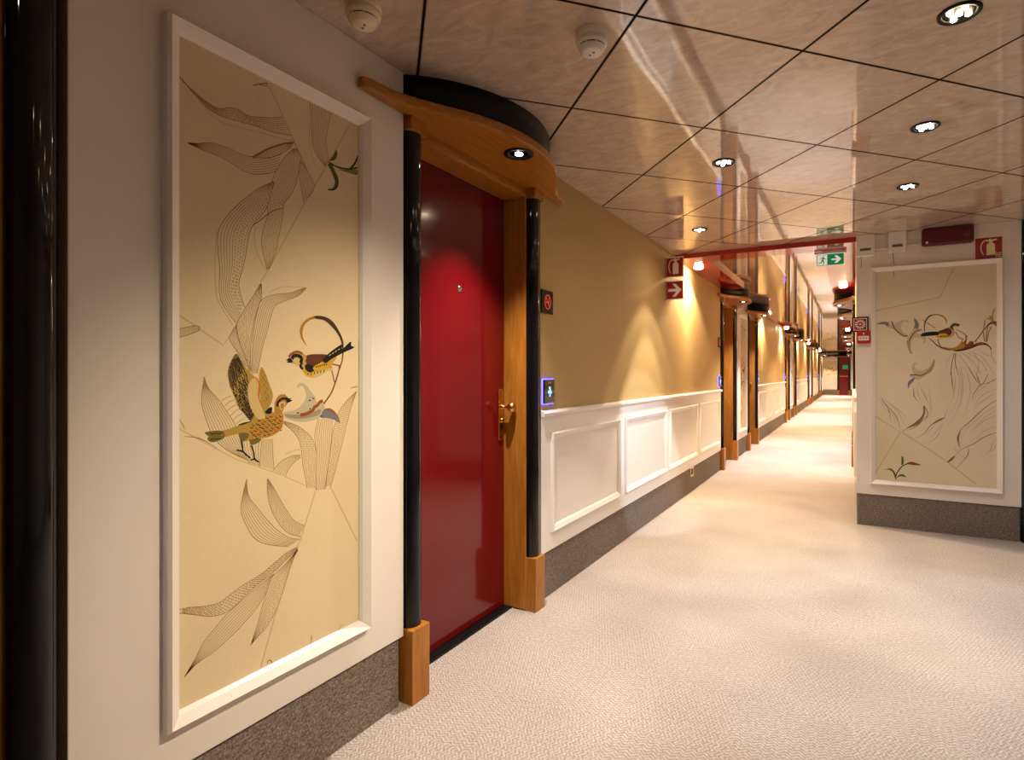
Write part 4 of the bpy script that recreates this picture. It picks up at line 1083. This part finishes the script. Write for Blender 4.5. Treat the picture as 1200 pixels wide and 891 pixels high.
# pillar wall with the second panel
mb = MB(); mb.box(.03, 1.038, PILLAR_Y, PILLAR_Y + .06, BASE, CEIL, white); mb.build('wall_front', kind='structure', bevel=.002)
mb = MB(); mb.box(.036, 1.03, PILLAR_Y + .012, PILLAR_Y + .06, 0, BASE, basem); mb.build('baseboard_front', kind='structure')
pt = thing('door_column', 'black square post at the right edge, beside the second bird panel', 'column', (1.088, PILLAR_Y + .01, 0))
mb = MB(); mb.box(-.047, .05, -.02, .05, .12, CEIL - .001, black); mb.build('shaft', pt, bevel=.004)
mb = MB(); mb.box(-.046, .05, -.024, .05, 0, .12, blackm); mb.build('plinth_block', pt, bevel=.003)

# end of the corridor
mb = MB(); mb.box(-1.45, -.66, END_Y, END_Y + .1, .30, CEIL, white); mb.box(-.15, RIGHT + .02, END_Y, END_Y + .1, .3, CEIL, white); mb.box(-.66, -.15, END_Y + .02, END_Y + .1, 2.05, CEIL, black); mb.build('wall_back', kind='structure')
mb = MB(); mb.box(-1.40, -.72, END_Y - .002, END_Y + .1, 0, .30, basem); mb.build('baseboard_back', kind='structure')
d = struct('door_%d' % ND[0], (-.385, END_Y, 0))
mb = MB(); mb.box(-.22, .22, .0, .05, .01, 2.04, red); mb.build('door_leaf', d)
mb = MB(); mb.box(-.22, .20, -.05, -.02, 1.0, 1.035, brass); mb.box(-.20, -.17, -.02, 0, 1.0, 1.035, brass); mb.box(.15, .18, -.02, 0, 1.0, 1.035, brass); mb.build('push_bar', d)
mb = MB(); mb.box(-.06, .20, -.004, .0, 1.40, 1.62, signgreen); mb.build('green_notice', d)
mb = MB(); mb.lathe([(.06, -.05), (.06, -.01)], signred, (.245, 0, 1.36), 'y', 16); mb.build('alarm_bell', d)
for xx, nm in ((-.66, 'left'), (-.12, 'right')):
    ct = thing('door_column', 'tiny black column on the %s of the red door closing the corridor' % nm, 'column', (xx, END_Y - .03, 0))
    mb = MB(); mb.lathe([(.045, .262), (.045, 2.03)], black, n=20); mb.build('shaft', ct)
    mb = MB(); mb.box(-.055, .055, -.05, .03, 0, .262, wood); mb.build('plinth_block', ct)
cn = thing('door_canopy', 'oak canopy with black riser over the end of the corridor', 'door canopy', (-.7, END_Y, 2.05))
mb = MB(); mb.box(-.7, .7, -.28, 0, 0, .035, woodf); mb.build('canopy_board', cn); mb = MB(); mb.box(-.66, .66, -.24, 0, .035, .135, black); mb.build('riser', cn)
# art on the end wall (upper part of a panel)
wall_art('small bird print on the wall at the far end of the corridor', (-1.055, END_Y, 1.0), -PI / 2, [it for it in ART_RIGHT if min(it[-1][1::2]) > 1100 and it[0] != 'f'], .159, .90, 1.04, 1.94, canvas2_m, .53, lw=1.5)

# ------------------------------------------------------------------ panels with birds
a1 = wall_art('tall framed linen print with two birds left of the red door', (LEFT, ART0, .345), 0, ART_LEFT, .704, 1.307, .345, 1.994, canvas_m, ART0)
for k in range(1, 5):
    wall_art('narrow-looking framed linen print between the %s and %s doorways past the red door' % (ORD[2 * k - 2], ORD[2 * k - 1]), (LEFT, arts[k], .345), 0, None, 0, 0, 0, 0, None, 0, mesh_from=a1)
for k, a in enumerate(right_pairs):
    wall_art('framed linen print between the %s and %s doorways on the right corridor wall' % (ORD[2 * k], ORD[2 * k + 1]), (RIGHT, a, .345), PI, None, 0, 0, 0, 0, None, 0, mesh_from=a1)
wall_art('framed pale bird print on the wall at right, under the red box', (.529, PILLAR_Y, .325), -PI / 2, [(it[0],) + it[1:] for it in ART_RIGHT], .125, .933, .325, 1.976, canvas2_m, .529)

# ------------------------------------------------------------------ ceiling fittings
downlight(.279, 1.986, CEIL, 'warm', 'warm downlight nearest the top right corner of the picture', P_CORE, P_WIDE)
downlight(.278, 2.833, CEIL, 'cool', 'white downlight in the middle of the row of three', P_CORE, P_WIDE)
downlight(.279, 3.69, CEIL, 'warm', 'warm downlight nearest the pale bird print', P_CORE, P_WIDE * 3)
downlight(-.57, 2.845, CEIL, 'warm', 'warm downlight in the ceiling right of the oak canopy', P_CORE, P_WIDE)
downlight(-.993, 4.094, CEIL, 'warm', 'warm downlight close to the gold wall, near the fire signs', P_CORE * 1.7, P_WIDE, core=62)
spot((-.993, 4.094, CEIL - .03), (-.993, 4.094, 0), P_CORE * .7, 80, .2, WARM)
for x, y, k in ((.279, 1.137, 'warm'), (.279, .288, 'warm'), (1.128, 1.14, 'warm'), (1.128, 1.99, 'warm'), (1.128, 2.84, 'cool'), (1.128, 3.69, 'cool')):  # unseen lamps; the cool pair is added for bluish light from the right
    downlight(x, y, CEIL, k, 'unseen ceiling downlight out of the picture', P_NEAR if y == 1.137 and x < 1 else P_CORE * (.5 if x > 1 else .12), P_WIDE, group='downlights out of the picture', core=60 if y == 1.137 and x < 1 else 60, aim=(LEFT, 1.34, .42) if y == 1.137 and x < 1 else None)
smoke_detector(-.718, 1.578, plastic, 'white smoke detector above the oak canopy, right of its riser')
smoke_detector(-1.242, 1.150, plastic2, 'cream smoke detector cut by the top edge above the bird panel')
lamps_l = [5.29, 10.25, 13.3, 17.5, 20.5, 24.8, 27.8, 32.2]
for i, y in enumerate(lamps_l):
    downlight(LEFT + .105, y, SOFFIT if i in (0, 2, 4, 6) else CEIL, 'lamp', 'bright lamp in the red strip above the left wall, %s along the corridor' % ORD[i], P_STRIP, 0, name='strip_lamp', r=.05, group='lamps in the red ceiling strips', core=125)
for i, y in enumerate([7.2, 12.0, 14.6, 19.3, 21.8, 26., 31.06]):
    downlight(RIGHT - .12, y, SOFFIT if i in (0, 2, 4) else CEIL, 'lamp', 'bright lamp in the red strip above the right corridor wall, %s along' % ORD[i], P_STRIP, 0, name='strip_lamp', r=.05, group='lamps in the red ceiling strips', core=125)

# ------------------------------------------------------------------ signs and boxes
flag_sign((LEFT - .006, 4.607, 2.067), 'red square sign with a white fire extinguisher, above the arrow sign', [EXT_BODY, EXT_HOSE], zs=.172)
flag_sign((LEFT - .006, 4.607, 1.872), 'red square sign with a white arrow, under the extinguisher sign', [ARROW], zs=.160)
card = None
# exit sign hung from the beam
ex = thing('exit_sign', 'green exit sign with running figure and arrow hanging under the red beam', 'exit sign', (-.165, 5.13, SOFFIT))
mb = MB(); mb.box(-.115, .125, -.012, .012, -.022, 0, plastic); mb.build('hanger_bar', ex, bevel=.002)
mb = MB(); mb.box(-.098, .105, -.003, .003, -.118, -.020, signlit); mb.build('sign_plate', ex)
mb = MB(); to3 = lambda a, b, h: (a, -h, b)
sq(mb, -.098, .105, -.118, -.026, signgreen, to3, .0034)
sq(mb, -.092, -.018, -.114, -.030, signlit, to3, .0037)
man = [(-.046, -.045), (-.052, -.040), (-.047, -.034), (-.040, -.036), (-.039, -.043)]
body = [(-.050, -.048), (-.062, -.050), (-.074, -.062), (-.070, -.066), (-.060, -.056), (-.055, -.056), (-.062, -.078), (-.066, -.090), (-.084, -.094), (-.084, -.100), (-.062, -.098), (-.054, -.082), (-.046, -.092), (-.050, -.110), (-.044, -.112), (-.038, -.090), (-.046, -.074), (-.044, -.062), (-.036, -.070), (-.026, -.066), (-.027, -.061), (-.035, -.063), (-.042, -.050)]
for g in (man, body): glyph(mb, g, signgreen, to3, .0040)
glyph(mb, [(.012, -.078), (.055, -.078), (.034, -.102), (.056, -.102), (.088, -.072), (.056, -.042), (.034, -.042), (.055, -.066), (.012, -.066)], signlit, to3, .0037)
mb.build('pictogram', ex)
# boxes above the second print
for i, (xa, xb, za, zb, lab) in enumerate(((.029, .153, 2.066, 2.2265, 'white wall box in the top left corner of the right wall, beside the beam'), (.243, .357, 2.074, 2.2265, 'white wall box between the corner box and the dark red box'))):
    t = thing('control_box', lab, 'wall box', ((xa + xb) / 2, PILLAR_Y, za))
    w = (xb - xa) / 2
    mb = MB(); mb.box(-w, w, -.045, 0, 0, zb - za, plastic); mb.build('casing', t, bevel=.004)
    mb = MB(); mb.box(-w * .6, w * .6, -.0462, -.045, .036, .058, greyp)
    for k in range(5): mb.box(-w * .5 + k * .012, -w * .5 + k * .012 + .007, -.0466, -.0462, .042, .052, blackm)
    mb.build('display', t)
    mb = MB(); mb.tube([(-w * .45, -.012, .002), (-w * .45, -.012, -.02), (-w * .45 + (.004 if i else 0), -.010, -.07), (-w * .45 + (.006 if i else 0), -.009 , -.085)], .0022, greyp); mb.build('cable', t)
    mb = MB(); mb.box(w, w + .075, -.014, -.002, .044, .052, plastic); mb.build('conduit', t)
t = thing('alarm_sounder', 'dark red rounded box on the wall under the ceiling, above the pale print', 'alarm box', (.609, PILLAR_Y, 2.098))
mb = MB(); mb.box(-.156, .156, -.055, 0, 0, .127, darkred); mb.build('housing', t, bevel=.014)
mb = MB(); mb.lathe([(.024, -.055), (.022, -.059), (.016, -.060)], mat('dull_red', (.13, .02, .02), .5), (.112, 0, .066), 'y', 20); mb.build('test_button', t)
mb = MB(); mb.lathe([(.009, -.055), (.008, -.059)], signwhite, (-.126, 0, .022), 'y', 14); mb.build('indicator_lamp', t)
t = thing('fire_sign', 'red fire extinguisher sign with cream border, top right corner of the right wall', 'sign', (.8565, PILLAR_Y, 2.055))
mb = MB(); mb.box(-.0805, .0805, -.003, 0, -.080, .085, signcream); mb.build('sign_plate', t)
mb = MB(); to3 = lambda a, b, h: (a * .15, -.003 - h, b * .15 - .002)
sq(mb, -.53, .49, -.52, .49, signred, to3, .0006)
glyph(mb, EXT_BODY, signcream, to3, .0010); glyph(mb, EXT_HOSE, signcream, to3, .0010)
sq(mb, .24, .27, -.45, -.20, signcream, to3, .0012); sq(mb, .30, .33, -.45, -.25, signcream, to3, .0012); sq(mb, .37, .40, -.45, -.25, signcream, to3, .0012)
for b in (-.45, -.365, -.28): sq(mb, .40, .47, b, b + .03, signcream, to3, .0012)
mb.build('pictogram', t)
t = thing('fire_sign', 'small red alarm sign with white rays, above the red call point', 'sign', (.056, PILLAR_Y, 1.546))
mb = MB(); mb.box(-.056, .057, -.012, 0, -.058, .057, blackm); mb.build('sign_plate', t)
mb = MB(); to3 = lambda a, b, h: (a * .1, -.012 - h, b * .1)
sq(mb, -.46, .46, -.47, .47, signwhite, to3, .0005); sq(mb, -.41, .42, -.42, .42, signred, to3, .0009)
for k in range(12):
    w = 2 * PI * k / 12; ca, sa = math.cos(w), math.sin(w)
    glyph(mb, [(ca * .18 - sa * .03, sa * .18 + ca * .03), (ca * .18 + sa * .03, sa * .18 - ca * .03), (ca * .35 + sa * .045, sa * .35 - ca * .045), (ca * .35 - sa * .045, sa * .35 + ca * .045)], signwhite, to3, .0012)
glyph(mb, [(.07 * math.cos(2 * PI * k / 14), .07 * math.sin(2 * PI * k / 14)) for k in range(14)], signwhite, to3, .0012)
mb.build('pictogram', t)
t = thing('call_point', 'red fire call point box with white strip, under the rays sign', 'call point', (.079, PILLAR_Y, 1.444))
mb = MB(); mb.box(-.046, .046, -.040, 0, -.047, .047, mat('call_red', (.42, .01, .015), .3)); mb.build('housing', t, bevel=.004)
mb = MB(); mb.box(-.036, .034, -.0425, -.040, -.024, .010, signwhite)
for a in (-.021, -.001, .019): mb.box(a - .006, a + .006, -.0430, -.0425, -.012, -.001, greyp)
mb.build('break_strip', t)
mb = MB(); mb.lathe([(.006, -.040), (.006, -.042)], signwhite, (0, 0, .028), 'y', 10); mb.build('indicator_lamp', t)
# brass socket in the baseboard
t = thing('wall_socket', 'small brass socket set in the dark baseboard of the left wall', 'socket', (LEFT - .012, 5.49, .195))
mb = MB(); mb.box(0, .006, -.06, .06, -.05, .05, brass); mb.build('face_plate', t, bevel=.002)
mb = MB(); mb.box(.006, .008, -.03, .03, -.028, .028, blackm); mb.build('socket_insert', t)

# ------------------------------------------------------------------ camera
cam = bpy.data.cameras.new('camera'); co = bpy.data.objects.new('camera', cam); C.objects.link(co)
co.location = (0, 0, EYE); co.rotation_euler = (PI / 2, 0, math.radians(27.6))
cam.sensor_width = 36; cam.lens = 651.2 / 1200 * 36; cam.shift_x = (600 - 658) / 1200; cam.shift_y = (437.8 - 445.5) / 1200
cam.clip_start = .02
SC.camera = co
# ------------------------------------------------------------------ extra directed lamp light
spot((.278, 2.833, CEIL - .03), (LEFT, 4.14, .52), P_PATCH, 27, .35, COOL, .02)
w = bpy.data.worlds.new('world'); SC.world = w; w.use_nodes = True
w.node_tree.nodes['Background'].inputs[0].default_value = (.02, .018, .016, 1)
vs = SC.view_settings; vs.view_transform = 'Standard'; vs.look = 'None'; vs.gamma = 1; vs.use_curve_mapping = False; vs.exposure = EXPOSURE
SC.cycles.max_bounces = 10; SC.cycles.diffuse_bounces = 5; SC.cycles.glossy_bounces = 6
SC.cycles.caustics_reflective = False; SC.cycles.caustics_refractive = False
SC.cycles.sample_clamp_indirect = 4.0
SC.cycles.use_denoising = True
